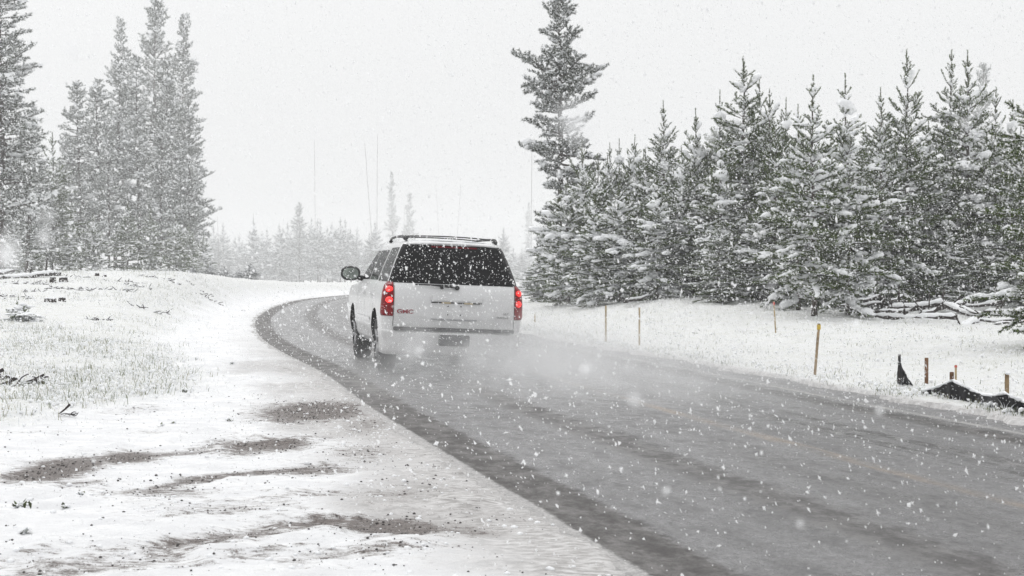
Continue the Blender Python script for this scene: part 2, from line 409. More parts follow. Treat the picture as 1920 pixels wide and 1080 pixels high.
def road_material():
    m = bpy.data.materials.new('wet_asphalt'); m.use_nodes = True; t = m.node_tree; b = t.nodes['Principled BSDF']; LK = t.links.new
    def attr(n):
        a = t.nodes.new('ShaderNodeAttribute'); a.attribute_name = n; return a.outputs['Fac']
    A, B = attr('across'), attr('along')
    def mt(op, a, c=0.0, cl=False):
        n = t.nodes.new('ShaderNodeMath'); n.operation = op; n.use_clamp = cl
        for k, v in ((0, a), (1, c)):
            if isinstance(v, (int, float)): n.inputs[k].default_value = v
            else: LK(v, n.inputs[k])
        return n.outputs[0]
    def mr(v, a, c, d=0, e_=1):
        n = t.nodes.new('ShaderNodeMapRange'); n.interpolation_type = 'SMOOTHSTEP'
        n.inputs[1].default_value = a; n.inputs[2].default_value = c; n.inputs[3].default_value = d; n.inputs[4].default_value = e_
        LK(v, n.inputs[0]); return n.outputs[0]
    def noise(sa, sb, det=5, rough=.6):
        c = t.nodes.new('ShaderNodeCombineXYZ'); LK(mt('MULTIPLY', A, sa), c.inputs[0]); LK(mt('MULTIPLY', B, sb), c.inputs[1])
        n = t.nodes.new('ShaderNodeTexNoise'); n.inputs['Scale'].default_value = 1; n.inputs['Detail'].default_value = det; n.inputs['Roughness'].default_value = rough
        LK(c.outputs[0], n.inputs['Vector']); return n.outputs[0]
    def cmix(f, a, c):
        n = t.nodes.new('ShaderNodeMixRGB')
        for k, v in ((0, f), (1, a), (2, c)):
            if isinstance(v, tuple): n.inputs[k].default_value = (*v, 1)
            elif isinstance(v, float): n.inputs[k].default_value = v
            else: LK(v, n.inputs[k])
        return n.outputs[0]
    grain = noise(60, 60, 4, .8); fine = noise(20, 14, 5, .75); mott = noise(4.5, 2.6, 6, .75); streak = noise(3.2, .28, 5); patchy = noise(.9, .12, 4); pud = noise(5.5, .45, 4)
    Aw = mt('ADD', A, mt('ADD', mt('MULTIPLY', mt('SUBTRACT', patchy, .5), .35), mt('MULTIPLY', mt('SUBTRACT', mott, .5), .45)))
    def band(c, w, soft=.12, src=None):
        d = mt('ABSOLUTE', mt('SUBTRACT', src or Aw, c)); return mr(d, w - soft, w + soft, 1, 0)
    track = mt('MAXIMUM', mt('MAXIMUM', band(.10, .36, .05, mt('ADD', A, mt('ADD', mt('MULTIPLY', mt('SUBTRACT', mott, .5), .16), mt('MULTIPLY', mt('SUBTRACT', fine, .5), .12)))), mt('MULTIPLY', band(1.62, .19, .12), .72)),
               mt('MAXIMUM', mt('MULTIPLY', band(4.98, .17, .08), .95), mt('MULTIPLY', band(2.45, .25, .2), .2)))
    wet = mt('MULTIPLY', mt('MAXIMUM', band(3.9, .3, .1), band(5.05, .25, .1)), mr(pud, .47, .55))
    col = cmix(mr(mt('ADD', mt('MULTIPLY', streak, .35), mt('MULTIPLY', mott, .65)), .32, .68), (.105, .102, .104), (.25, .247, .253))
    col = cmix(mt('MULTIPLY', track, .85), col, cmix(mr(mott, .35, .68), (.042, .037, .034), (.115, .106, .10)))
    col = cmix(mt('MULTIPLY', wet, .8), col, (.045, .043, .042))
    # worn yellow centre line and the pale line of packed grit by the right edge
    A2 = mt('ADD', A, mt('MULTIPLY', mt('SUBTRACT', streak, .5), .05))
    yl = mt('MULTIPLY', band(2.98, .07, .05, A2), mr(noise(4, .5, 5),  .4, .66, .06, .6))
    col = cmix(yl, col, (.36, .27, .19))
    pl = mt('MULTIPLY', band(5.36, .045, .04, A2), mr(noise(3, .35, 4), .35, .6, .3, .95))
    col = cmix(pl, col, (.42, .41, .40))
    # thin wet snow lying on the road near its edges
    edge = mt('MAXIMUM', mr(A, -.02, .1, 1, 0), mr(A, 5.45, 6.1, 0, .5))
    sn = mr(mt('ADD', edge, mt('MULTIPLY', mt('SUBTRACT', fine, .5), .9)), .35, .85)
    col = cmix(mt('MULTIPLY', sn, .75), col, (.5, .49, .485))
    gr = mr(mt('ADD', mt('MULTIPLY', grain, .55), mt('MULTIPLY', fine, .45)), .36, .64, .5, 1.5)
    mm = t.nodes.new('ShaderNodeMixRGB'); mm.blend_type = 'MULTIPLY'; mm.inputs[0].default_value = 1; LK(col, mm.inputs[1]); LK(gr, mm.inputs[2])
    LK(mm.outputs[0], b.inputs['Base Color'])
    rg = mt('ADD', mr(mott, .38, .62, .42, .15), mt('MULTIPLY', track, .25))
    rg = mt('SUBTRACT', rg, mt('MULTIPLY', wet, .15))
    LK(rg, b.inputs['Roughness']); b.inputs['Specular IOR Level'].default_value = .4
    u = t.nodes.new('ShaderNodeBump'); u.inputs['Strength'].default_value = .7; u.inputs['Distance'].default_value = .015
    LK(mt('ADD', grain, mt('MULTIPLY', fine, .8)), u.inputs['Height']); LK(u.outputs[0], b.inputs['Normal'])
    return m
rme.materials.append(road_material())

# ------------------------------------------------------------------ trees
ICO = None
def ico():
    global ICO
    if ICO is None:
        bm = bmesh.new(); bmesh.ops.create_icosphere(bm, subdivisions=1, radius=1)
        bm.verts.index_update()
        ICO = (np.array([v.co[:] for v in bm.verts]), np.array([[v.index for v in f.verts] for f in bm.faces])); bm.free()
    return ICO
def blobs(P, A, B, C):
    """squashed balls at P with axis vectors A, B, C"""
    v, f = ico(); n = len(P)
    V = P[:, None] + v[None, :, 0:1] * A[:, None] + v[None, :, 1:2] * B[:, None] + v[None, :, 2:3] * C[:, None]
    V = V + (rs.rand(n, len(v), 1) - .5) * .35 * (V - P[:, None])
    Fq = (np.arange(n) * len(v))[:, None, None] + f[None]
    return V.reshape(-1, 3), Fq.reshape(-1, 3)
def nrm(v): return v / (np.linalg.norm(v, axis=-1, keepdims=True) + 1e-9)

class Wood:
    def __init__(s): s.seg = []; s.tubes = MB()
    def line(s, pts, r0, r1, nd, sn, n=4, tube=True):
        """pts of a shoot; nd = needle weight, sn = snow weight"""
        pts = np.asarray(pts); m = len(pts)
        if tube: s.tubes.tube(pts, np.linspace(r0, r1, m), n, cap=False)
        for a, b, in zip(pts[:-1], pts[1:]):
            s.seg.append((*a, *b, nd, sn))
def shoot(rng, p, d, L, n, up, wob):
    P = [np.array(p)]; d = nrm(np.array(d))
    for k in range(n):
        d = nrm(d + np.array([0, 0, up / n]) + rng.randn(3) * wob)
        P.append(P[-1] + d * L / n)
    return P

def needles_mesh(seg, rng, dens, length, width):
    seg = np.array(seg); P0 = seg[:, :3]; P1 = seg[:, 3:6]; ln = np.linalg.norm(P1 - P0, axis=1)
    n = rng.poisson(ln * dens * seg[:, 6]); idx = np.repeat(np.arange(len(seg)), n); k = len(idx)
    t = rng.rand(k, 1); pos = P0[idx] * (1 - t) + P1[idx] * t
    ax = nrm(P1 - P0)[idx]; pr = nrm(np.cross(ax, rng.randn(k, 3)))
    d = nrm(ax * .6 + pr * .8 + np.array([0, 0, .12])); l = length * (.65 + .6 * rng.rand(k, 1))
    wv = nrm(np.cross(d, rng.randn(k, 3))) * width * .5
    V = np.stack([pos - wv, pos + wv, pos + d * l], 1).reshape(-1, 3)
    return V, np.arange(k * 3).reshape(-1, 3)
def snow_mesh(seg, rng, spacing, size, rough=1.0):
    seg = np.array(seg); seg = seg[seg[:, 7] > 0]
    P0 = seg[:, :3]; P1 = seg[:, 3:6]; ln = np.linalg.norm(P1 - P0, axis=1)
    n = rng.poisson(ln / spacing * np.minimum(1, seg[:, 7])); idx = np.repeat(np.arange(len(seg)), n); k = len(idx)
    t = rng.rand(k, 1); pos = P0[idx] * (1 - t) + P1[idx] * t; ax = nrm(P1 - P0)[idx]
    steep = np.abs(ax[:, 2]); keep = rng.rand(k) > (steep - .35) * 1.6
    pos, ax, idx = pos[keep], ax[keep], idx[keep]; k = len(pos)
    side = nrm(np.cross(ax, [0, 0, 1.0])); up = np.cross(side, ax)
    s = size * np.maximum(.5, seg[idx, 7])[:, None] * np.exp(rng.randn(k, 1) * .35 * rough)
    pos = pos + up * s * .55
    return blobs(pos, ax * s * 1.25, side * s * .85 * (0.8 + .5 * rng.rand(k, 1)), up * s * (.4 + .3 * rng.rand(k, 1)))

def young_pine(seed, Ht=6.0, Rm=1.2, bare_top=.9, dens=1.0, snow=1.0, low=.35):
    """a lodgepole sapling: whorls of shoots on a straight stem and a candle-like leader"""
    rng = np.random.RandomState(seed); w = Wood()
    zz = np.linspace(0, Ht, 16); wx = np.cumsum(rng.randn(16)) * .012; wy = np.cumsum(rng.randn(16)) * .012
    stem = np.stack([wx - wx[0], wy - wy[0], zz], 1)
    tr = MB(); tr.tube(stem, np.interp(zz, [0, .2, Ht * .5, Ht], [.085, .065, .04, .008]) * (Ht / 6) ** .8, 8)
    def sp_(z): return np.array([np.interp(z, zz, stem[:, 0]), np.interp(z, zz, stem[:, 1]), z])
    # leader
    w.line([sp_(Ht - bare_top), sp_(Ht - bare_top * .5), sp_(Ht - .05), sp_(Ht) + [0, 0, .06]], .01, .004, 1.25, 0, tube=False)
    for k in range(rng.randint(7, 12)):
        a = rng.rand() * 6.28; z = Ht - .22 - rng.rand() * .55
        w.line(shoot(rng, sp_(z), [math.cos(a) * .75, math.sin(a) * .75, 1], .08 + .14 * rng.rand(), 2, .2, .05), .006, .003, 1.1, .25)
    z = Ht - .5 - .15 * rng.rand(); first = True; k = 0
    while z > low:
        t = 1 - z / Ht
        prof = min(1, (t / .62)) ** .75 if t < .8 else 1 - (t - .8) * .6
        Lz = Rm * max(prof, .2) * (.82 + .4 * rng.rand()) * 1.08
        if k == 1: Lz *= rng.choice([.6, 1.25])
        elev = np.interp(t, [0, .12, .3, .5, .75, 1], [1.1, .72, .40, .08, -.22, -.42])
        nb = rng.randint(4, 6); a0 = rng.rand() * 6.28
        if t > .22: nb += rng.randint(2, 4)
        for b in range(nb):
            a = a0 + b * 6.28 / nb + rng.randn() * .25
            L_ = Lz * (.6 + .55 * rng.rand()); ee = elev + rng.randn() * (.12 if t < .2 else .24)
            zb = z + rng.randn() * (.05 if t < .25 else .14)
            if zb < .2: continue
            ns = 7
            B = shoot(rng, sp_(zb), [math.cos(a) * math.cos(ee), math.sin(a) * math.cos(ee), math.sin(ee)], L_, ns, .42 if t < .4 else .16, .045)
            cover = snow * np.clip(rng.normal(1.1, .45), .3, 2.2)
            w.line(B, .014 * L_ + .004, .004, 0 , 0)
            for j in range(ns):
                wd = .15 if j < 2 and L_ > .5 else 1
                w.seg.append((*B[j], *B[j + 1], wd, cover * (1.5 if j < ns - 1 else .35)))
            Bp = np.array(B); nt_ = int(L_ / (.082 if t > .2 else .15))
            for q in range(nt_):
                f = .18 + .8 * (q + rng.rand()) / max(nt_, 1)
                if f > .97: continue
                p = np.array([np.interp(f * ns, range(ns + 1), Bp[:, c]) for c in range(3)])
                d = nrm(Bp[min(ns, int(f * ns) + 1)] - Bp[int(f * ns)]); sd_ = nrm(np.cross(d, [0, 0, 1])) * (1 if q % 2 else -1)
                tl = (.08 + .36 * L_ * (1 - f)) * (.6 + .7 * rng.rand()) * (1 if t > .15 else .6)
                tw = shoot(rng, p, d * .85 + sd_ * .65 + [0, 0, rng.randn() * .14 - .05], tl, 3, .2, .08)
                w.line(tw, .005, .002, 1.05, cover * (.12 + .6 * rng.rand() ** 1.5))
                if tl > .28:
                    for s_ in (-1, 1):
                        p2 = tw[1]; d2 = nrm(tw[2] - tw[1]); s2 = nrm(np.cross(d2, [0, 0, 1])) * s_
                        w.line(shoot(rng, p2, d2 * .7 + s2 * .7 + [0, 0, rng.randn() * .2], tl * .45, 2, .2, .1), .004, .002, 1.05, cover * .3, tube=False)
        z -= (.40 if t < .2 else .27) * (.8 + .4 * rng.rand()) * (Ht / 6) ** .5; k += 1
    nv, nf = needles_mesh(w.seg, rng, 330 * dens, .048, .0105)
    sv_, sf = snow_mesh(w.seg, rng, .036, .029)
    # a few heavy pads of snow where boughs meet
    seg = np.array([s for s in w.seg if s[7] > .8 and s[2] < Ht * .68]); k = 34
    c = seg[rng.randint(0, len(seg), k)][:, 3:6]
    m = 8; pc = np.repeat(c, m, 0) + rng.randn(k * m, 3) * [.065, .065, .022]; s = (.035 + .045 * rng.rand(k * m, 1)) * np.repeat(.6 + .7 * rng.rand(k, 1), m, 0)
    e3 = np.eye(3); v2, f2 = blobs(pc, e3[0] * s * 1.3, e3[1] * s * 1.3, e3[2] * s * .75)
    tv, tf = tr.arr(); bv, bf = w.tubes.arr()
    tr.add(bv, bf); tv, tf = tr.arr()
    return dict(trunk=np_mesh('trunk', tv, tf, [M['bark']], True),
                crown=np_mesh('crown', nv, nf, [M['needle']]),
                snow=np_mesh('snow', np.vstack([sv_, v2]), np.vstack([sf, f2 + len(sv_)]), [M['snow']], True), H=Ht)

def old_pine(seed, Ht=17.0, Rm=2.5, pp=None, gaps=0.0, crown_lo=.06, nsc=1.0, top_narrow=1.0, snow=1.0, lean=0.0, clump=0.0):
    """a tall narrow lodgepole with an uneven, tufted crown"""
    rng = np.random.RandomState(seed); w = Wood()
    zz = np.linspace(0, Ht, 22); wx = np.cumsum(rng.randn(22)) * .05 + lean * (zz / Ht) ** 2; wy = np.cumsum(rng.randn(22)) * .03
    stem = np.stack([wx - wx[0], wy - wy[0], zz], 1); tr = MB()
    tr.tube(stem, np.interp(zz, [0, .4, Ht * .6, Ht], [.2, .16, .1, .015]), 8)
    def sp_(z): return np.array([np.interp(z, zz, stem[:, 0]), np.interp(z, zz, stem[:, 1]), z])
    w.line([sp_(Ht - .9), sp_(Ht - .45), sp_(Ht)], .01, .005, 1.2, .1, tube=False)
    z = Ht - .25
    ph = rng.rand() * 9
    while z > Ht * crown_lo:
        t = 1 - z / Ht
        prof = np.interp(t, [0, .06, .25, .5, .8, 1], [.12, .36 * top_narrow, .72 * top_narrow, .97, 1, .85])
        if pp: prof = np.interp(t, pp[0], pp[1])
        prof *= .82 + .36 * math.sin(z * 1.9 + ph) * (.5 + clump) + .15 * rng.randn()
        gapf = vnoise(z * .45, ph, 3)
        if float(gapf) < gaps: z -= .35; continue
        nb = rng.randint(3, 6); a0 = rng.rand() * 6.28
        for b in range(nb):
            a = a0 + b * 6.28 / nb + rng.randn() * .35
            L_ = Rm * max(prof, .12) * (.4 + .75 * rng.rand())
            ee = np.interp(t, [0, .1, .4, 1], [.9, .45, .1, -.25]) + rng.randn() * .2
            ns = 5
            B = shoot(rng, sp_(z + rng.randn() * .12), [math.cos(a) * math.cos(ee), math.sin(a) * math.cos(ee), math.sin(ee)], L_, ns, .3, .09)
            cover = snow * np.clip(rng.normal(.95, .4), .2, 1.8)
            w.line(B, .02 * L_ + .008, .008, 0, 0)
            for j in range(1, ns): w.seg.append((*B[j], *B[j + 1], .8, cover))
            Bp = np.array(B); nt_ = max(3, int(L_ / .13))
            for q in range(nt_):
                f = .3 + .7 * (q + rng.rand()) / nt_
                f = min(f, .99)
                p = np.array([np.interp(f * ns, range(ns + 1), Bp[:, c]) for c in range(3)])
                d = nrm(Bp[min(ns, int(f * ns) + 1)] - Bp[int(f * ns)]); sd_ = nrm(np.cross(d, [0, 0, 1])) * (1 if q % 2 else -1)
                tl = (.22 + .3 * L_ * (1 - f)) * (.6 + .8 * rng.rand())
                w.line(shoot(rng, p, d * .6 + sd_ * .8 + [0, 0, rng.randn() * .35], tl, 2, .35, .15), .008, .004, 1.1, cover * (.5 + .5 * rng.rand()), tube=False)
        z -= (.23 + .14 * rng.rand())
    nv, nf = needles_mesh(w.seg, rng, 105 * nsc, .13, .03)
    sv_, sf = snow_mesh(w.seg, rng, .10, .07)
    bv, bf = w.tubes.arr(); tr.add(bv, bf); tv, tf = tr.arr()
    return dict(trunk=np_mesh('trunk', tv, tf, [M['bark']], True), crown=np_mesh('crown', nv, nf, [M['needle_far']]),
                snow=np_mesh('snow', sv_, sf, [M['snow']], True), H=Ht)

def place_tree(v, name, px, top, y, label, group, cat='pine tree', wide=1.0, rz=None, dx=0, sink=.03):
    x = (px - 960) / F * y
    g = h1(x, y)
    ht = CAMH + (HOR - top) / F * y - g
    s = ht / v['H']
    o = empty(name, (x, y, g - sink), random.random() * 6.28 if rz is None else rz)
    s2 = s ** .75 * wide
    o.scale = (s2, s2, s)
    link('trunk', v['trunk'], o); c = link('crown', v['crown'], o); link('snow', v['snow'], c)
    tag(o, label, cat, group)
    return o

YP = [young_pine(11, 6.4, 1.30), young_pine(12, 6.0, 1.15, snow=1.1), young_pine(13, 6.2, 1.25, snow=.85), young_pine(14, 5.4, 1.1, snow=1.15),
      young_pine(15, 7.0, 1.35, dens=1.1, snow=.8), young_pine(16, 5.0, 1.05, snow=1.2), young_pine(17, 6.6, 1.2, dens=1.1, low=.9, snow=.95)]
OP = [old_pine(31, 17, 2.5, crown_lo=.15), old_pine(32, 18, 2.2, top_narrow=.9, crown_lo=.17), old_pine(33, 16, 2.8, clump=.3, crown_lo=.13), old_pine(34, 19, 2.4, top_narrow=.9, clump=.2, crown_lo=.18)]

# young pines right of the road: (px of stem, px row of the tip, distance, variant, width, label)
YF = []
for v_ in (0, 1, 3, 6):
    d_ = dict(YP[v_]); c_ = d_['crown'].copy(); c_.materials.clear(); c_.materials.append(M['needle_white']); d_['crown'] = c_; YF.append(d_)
G1 = 'young snowy pines right of the road'
RT = [
 (1527, 143, 33.0, 6, 1.0, 'young pine with bare lower trunk, left one of the two foremost by the stake'),
 (1592, 140, 33.6, 1, 1.0, 'young pine with bare lower trunk, right one of the two foremost, clear of the row'),
 (1497, 198, 36.0, 3, .95, 'small snowy pine tucked behind the left of the two foremost pines'),
 (1655, 165, 38.0, 0, .95, 'snow laden pine just right of the two foremost, above the left ends of the logs'),
 (1700, 95, 38.5, 4, .9, 'tall thin pine with long bare candle top behind the fallen logs'),
 (1778, 97, 41.0, 2, .9, 'tall pine with sparse top, immediately left of the tallest pine behind the logs'),
 (1820, 97, 39.5, 0, 1.1, 'broad tall pine with visible trunk foot standing behind the log pile'),
 (1868, 165, 41.0, 6, .9, 'slim pine second from the right end of the young row'),
 (1898, 190, 43.0, 1, .9, 'slim pine at the right end of the young row'),
 (1392, 108, 42.0, 4, 1.25, 'big dark dense pine, tallest in the left half of the young row'),
 (1352, 172, 44.0, 1, .9, 'pine crowded against the left side of the big dark dense pine'),
 (1422, 150, 43.5, 2, .95, 'pine crowded against the right side of the big dark dense pine'),
 (1440, 168, 41.5, 4, .85, 'thin dark pine two places right of the big dark dense pine'),
 (1467, 186, 46.0, 1, .9, 'slim pine with needle-thin tip between the big dark pine and the foremost pair'),
 (1302, 205, 44.0, 3, .95, 'pine with forked upturned top left of the big dark dense pine'),
 (1330, 240, 46.0, 0, .9, 'low pine wedged between the forked pine and the big dark dense pine'),
 (1248, 190, 45.5, 0, .95, 'slender pine with long spire standing above the low left stretch of the row'),
 (1190, 255, 50.0, 5, .9, 'pale snowy pine behind, midway between the tall ragged tree and the slender spire'),
 (1212, 276, 46.0, 2, .9, 'short pine touching the left side of the slender spire pine'),
 (1163, 262, 47.0, 1, .9, 'short pine with thin tip, fourth from the tall ragged tree'),
 (1142, 268, 46.5, 0, .9, 'short pine with thin tip, third from the tall ragged tree'),
 (1121, 288, 45.5, 2, .95, 'short pine, second to the right of the tall ragged tree'),
 (1092, 265, 48.5, 3, .9, 'short pine directly against the right side of the tall ragged tree'),
 (1066, 335, 46.5, 5, 1.2, 'wide low pine standing in front of the tall ragged tree'),
 (1275, 275, 42.5, 5, 1.1, 'bushy low pine in front, between the spire and the forked pine'),
 (1232, 330, 41.5, 3, 1.25, 'bushy low pine in front of the slender spire pine'),
 (1165, 345, 42.5, 5, 1.3, 'bushy low pine standing behind the two thin roadside laths'),
 (1118, 365, 43.0, 3, 1.3, 'bushy low pine at the front of the row, nearest the leftmost lath'),
 (1352, 262, 40.5, 3, 1.1, 'snowy half-height pine in front of the big dark dense pine'),
 (1455, 240, 39.5, 2, 1.05, 'half-height pine in front, left of the two foremost pines'),
 (1562, 255, 38.0, 5, 1.0, 'half-height pine filling the gap between the two foremost pines'),
 (1625, 235, 40.0, 0, .9, 'half-height pine behind the right one of the two foremost'),
 (1738, 225, 40.0, 3, 1.0, 'half-height snowy pine between the bare candle top and the tall sparse top'),
 (1848, 250, 39.0, 1, 1.0, 'half-height pine pressed to the right side of the broad tall pine'),
 (1915, 235, 38.5, 2, 1.0, 'half-height pine at the right border behind the log pile'),
 (1885, 330, 38.5, 5, .95, 'low bushy pine right of the log pile'),
 (1040, 405, 53, 5, 1.3, 'low bushy pine left of the tall ragged tree foot'),
 (1012, 470, 56, 3, 1.5, 'lowest bushy snow covered pine at the left end of the young row'),
]
for px, top, y, v, wd, lab in RT:
    place_tree(YP[v], 'young_pine', px, top, y, lab, G1, wide=wd)
place_tree(YP[4], 'young_pine', 2008, -80, 23, 'near pine at the right border whose boughs reach in beside the silt fence', G1, wide=1.1, rz=2.1)
rb = random.Random(3); k = 0; ordn = ['first', 'second', 'third', 'fourth', 'fifth', 'sixth', 'seventh', 'eighth', 'ninth', 'tenth', 'eleventh', 'twelfth', 'thirteenth',
     'fourteenth', 'fifteenth', 'sixteenth', 'seventeenth', 'eighteenth', 'nineteenth', 'twentieth', 'twenty-first', 'twenty-second', 'twenty-third', 'twenty-fourth', 'twenty-fifth',
     'twenty-sixth', 'twenty-seventh', 'twenty-eighth', 'twenty-ninth', 'thirtieth', 'thirty-first', 'thirty-second', 'thirty-third', 'thirty-fourth', 'thirty-fifth', 'thirty-sixth', 'thirty-seventh', 'thirty-eighth', 'thirty-ninth', 'fortieth', 'forty-first', 'forty-second', 'forty-third', 'forty-fourth', 'forty-fifth', 'forty-sixth', 'forty-seventh', 'forty-eighth']
for px in range(1085, 1965, 31):
    y = 50 + 8 * rb.random(); top = (300 if px < 1240 else 262) + rb.uniform(-25, 30)
    if 1330 < px < 1470: top -= 45
    place_tree(YP[rb.randrange(7)], 'young_pine', px + rb.uniform(-8, 8), top, y,
               'dark pine filling the back of the young row, %s there from the left' % ordn[k], 'young pines filling the back of the row', wide=1.05)
    k += 1
# dark understorey of the row: low small pines closing the gaps behind the front trees
kk = 0
for px in range(1350, 1930, 42):
    y = rb.uniform(38, 41); place_tree(YP[rb.choice([3, 5, 2])], 'young_pine', px + rb.uniform(-10, 10), rb.uniform(370, 430), y,
               'knee-high to head-high pine low between the trunks, %s of these from the left' % ordn[kk], 'small pines low between the young trunks', wide=1.35); kk += 1

TALL = old_pine(46, 14.0, 2.15, ([0, .08, .15, .22, .42, .56, .65, .8, 1], [.2, .42, .5, .95, .85, .9, .55, .6, .7]), gaps=.0, crown_lo=.08, nsc=1.6, clump=.25, lean=-.25)
place_tree(TALL, 'tall_pine', 1052, -22, 58, 'tall ragged pine with uneven crown rising alone above the young row', 'tall old pines', wide=1.0, rz=3.5)
G2 = 'tall old pines left of the road'
LT = [
 (150, 155, 68, 0, 1.0, 'lower tall pine at the left edge of the tall clump'),
 (188, 150, 72, 2, .95, 'tall pine second from the left in the tall clump'),
 (215, 108, 74, 1, 1.0, 'tall pine third from the left in the tall clump'),
 (233, 38, 108, 3, .9, 'pale tall pine rising behind the left half of the clump'),
 (262, 103, 72, 1, 1.05, 'dark pointed pine in the middle front of the clump'),
 (287, 2, 104, 0, 1.1, 'palest and tallest pine, its tip nearly at the top of the picture'),
 (320, 120, 76, 2, 1.0, 'broad pine in front of the two tallest of the clump'),
 (345, 32, 92, 3, .95, 'tall pine with the outermost boughs at the right of the clump'),
 (358, 190, 78, 2, .85, 'lower broad pine at the right edge of the clump'),
 (300, 215, 70, 0, 1.0, 'shorter pine low in the front of the clump, right of centre'),
 (205, 235, 67, 3, 1.0, 'shorter pine low in the front of the clump, left of centre'),
 (122, 250, 74, 2, .9, 'short outlying pine left of the clump'),
 (6, -40, 48, 2, 1.1, 'nearest big pine, cut by the left border'),
 (48, 190, 56, 1, 1.15, 'tall pine partly hidden by the big one at the left border'),
 (-30, -10, 58, 0, 1.2, 'tall pine beyond the left border, only its boughs in view'),
 (78, 300, 66, 0, 1.0, 'thin low pine between the left border pines and the clump'),
]
for px, top, y, v, wd, lab in LT: place_tree(OP[v], 'tall_pine', px, top, y * (2.1 if px > 100 else 1.7), lab, G2, wide=wd * 1.03)
# small pines under the clump's skirts
for q, (px, top, y) in enumerate([(20, 400, 60), (60, 420, 62), (98, 250, 68), (352, 420, 80), (380, 440, 84), (130, 400, 66), (240, 380, 69), (280, 390, 70), (175, 400, 68), (330, 400, 74)]):
    place_tree(YP[(q * 3) % 7], 'young_pine', px, top, y * 1.7, 'small pine under the tall left pines, %s of these from the left' % ordn[[0, 1, 2, 8, 9, 3, 5, 6, 4, 7][q]], 'small pines under the tall left pines', wide=1.3)

# faded row beyond the bend
kk = 0
for px in list(range(338, 742, 11)) + list(range(925, 1010, 17)):
    y = rb.uniform(430, 580); top = rb.uniform(408, 458) + (14 if px > 900 else 0)
    place_tree(YF[rb.randrange(4)], 'distant_pine', px + rb.uniform(-5, 5), top, y,
               'small faded pine in the row beyond the bend, %s from the left' % ordn[kk], 'faded pines beyond the bend', wide=1.6); kk += 1
for q, (px, top, y, v, wd, lab) in enumerate([
    (562, 380, 480, 2, 1.0, 'darkest mid-height pine sticking out of the faded row'),
    (737, 322, 700, 1, .9, 'thin faded pine with a gap in its crown above the car'),
    (768, 362, 680, 0, .95, 'shorter faded pine right beside the gapped one above the car'),
    (1838, 122, 260, 0, .8, 'pale pine far behind the tall broad pine at the logs'),
    (990, 380, 800, 3, .9, 'very faint tall pine just left of the tall ragged pine')]):
    place_tree(OP[v], 'distant_pine', px, top, y, lab, 'faded single pines', wide=wd)
# low snowy brush in the dip beyond the left bank
for q, (px, y) in enumerate([(395, 96), (420, 100), (448, 92), (470, 104), (360, 90), (1000, 70), (1030, 66)]):
    place_tree(YF[2], 'brush', px, 492 + 6 * (q % 3), y, 'low snow covered bush in the dip, %s from the left' % ordn[[1, 2, 3, 4, 0, 6, 7, 5][q]], 'low snowy bushes', cat='bush', wide=2.2)

# dead standing trunks
def snag(px0, py0, px1, py1, y, r, lab):
    y *= 3.3; r *= 1.15
    x0 = (px0 - 960) / F * y; x1 = (px1 - 960) / F * y
    g = h1(x1, y); zt = CAMH + (HOR - py0) / F * y
    o = empty('dead_trunk', (x1, y, g - .05)); m = MB()
    n = 9; t = np.linspace(0, 1, n)
    P = np.stack([(x0 - x1) * t + rs.randn(n) * .04, rs.randn(n) * .04, (zt - g) * t], 1)
    m.tube(P, np.interp(t, [0, .3, 1], [r, r * .8, r * .25]), 7)
    m.build('trunk', M['dead'], o, True)
    b = MB()
    for q in range(9):
        f = .25 + .7 * rs.rand(); p = np.array([np.interp(f, t, P[:, c]) for c in range(3)]); a = rs.rand() * 6.28; l = .3 + .5 * rs.rand()
        b.tube([p, p + np.array([math.cos(a) * l, math.sin(a) * l, .1 * l])], [.035, .012], 4)
    b.build('branch_stubs', M['dead'], o)
    tag(o, lab, 'dead tree', 'dead standing trunks')
for a in [(590, 262, 592, 530, 250, .24, 'bare dead trunk, leftmost of the tall thin ones beyond the bend'),
          (684, 268, 703, 530, 215, .26, 'dead trunk leaning left, crossing the upright one above the mirror'),
          (708, 252, 706, 530, 215, .24, 'upright bare dead trunk beside the leaning one above the mirror'),
          (476, 400, 473, 530, 150, .16, 'short dead trunk above the left end of the bend'),
          (758, 388, 757, 530, 280, .3, 'broken dead trunk between the two faded pines above the car'),
          (817, 340, 828, 530, 300, .26, 'faint dead trunk above the roof of the car, left one'),
          (864, 345, 852, 530, 300, .26, 'faint dead trunk above the roof of the car, right one'),
          (997, 270, 996, 540, 250, .36, 'faint thick dead trunk left of the tall ragged pine'),
          (408, 405, 412, 530, 140, .1, 'thin pale dead trunk right of the tall clump')]: snag(*a)

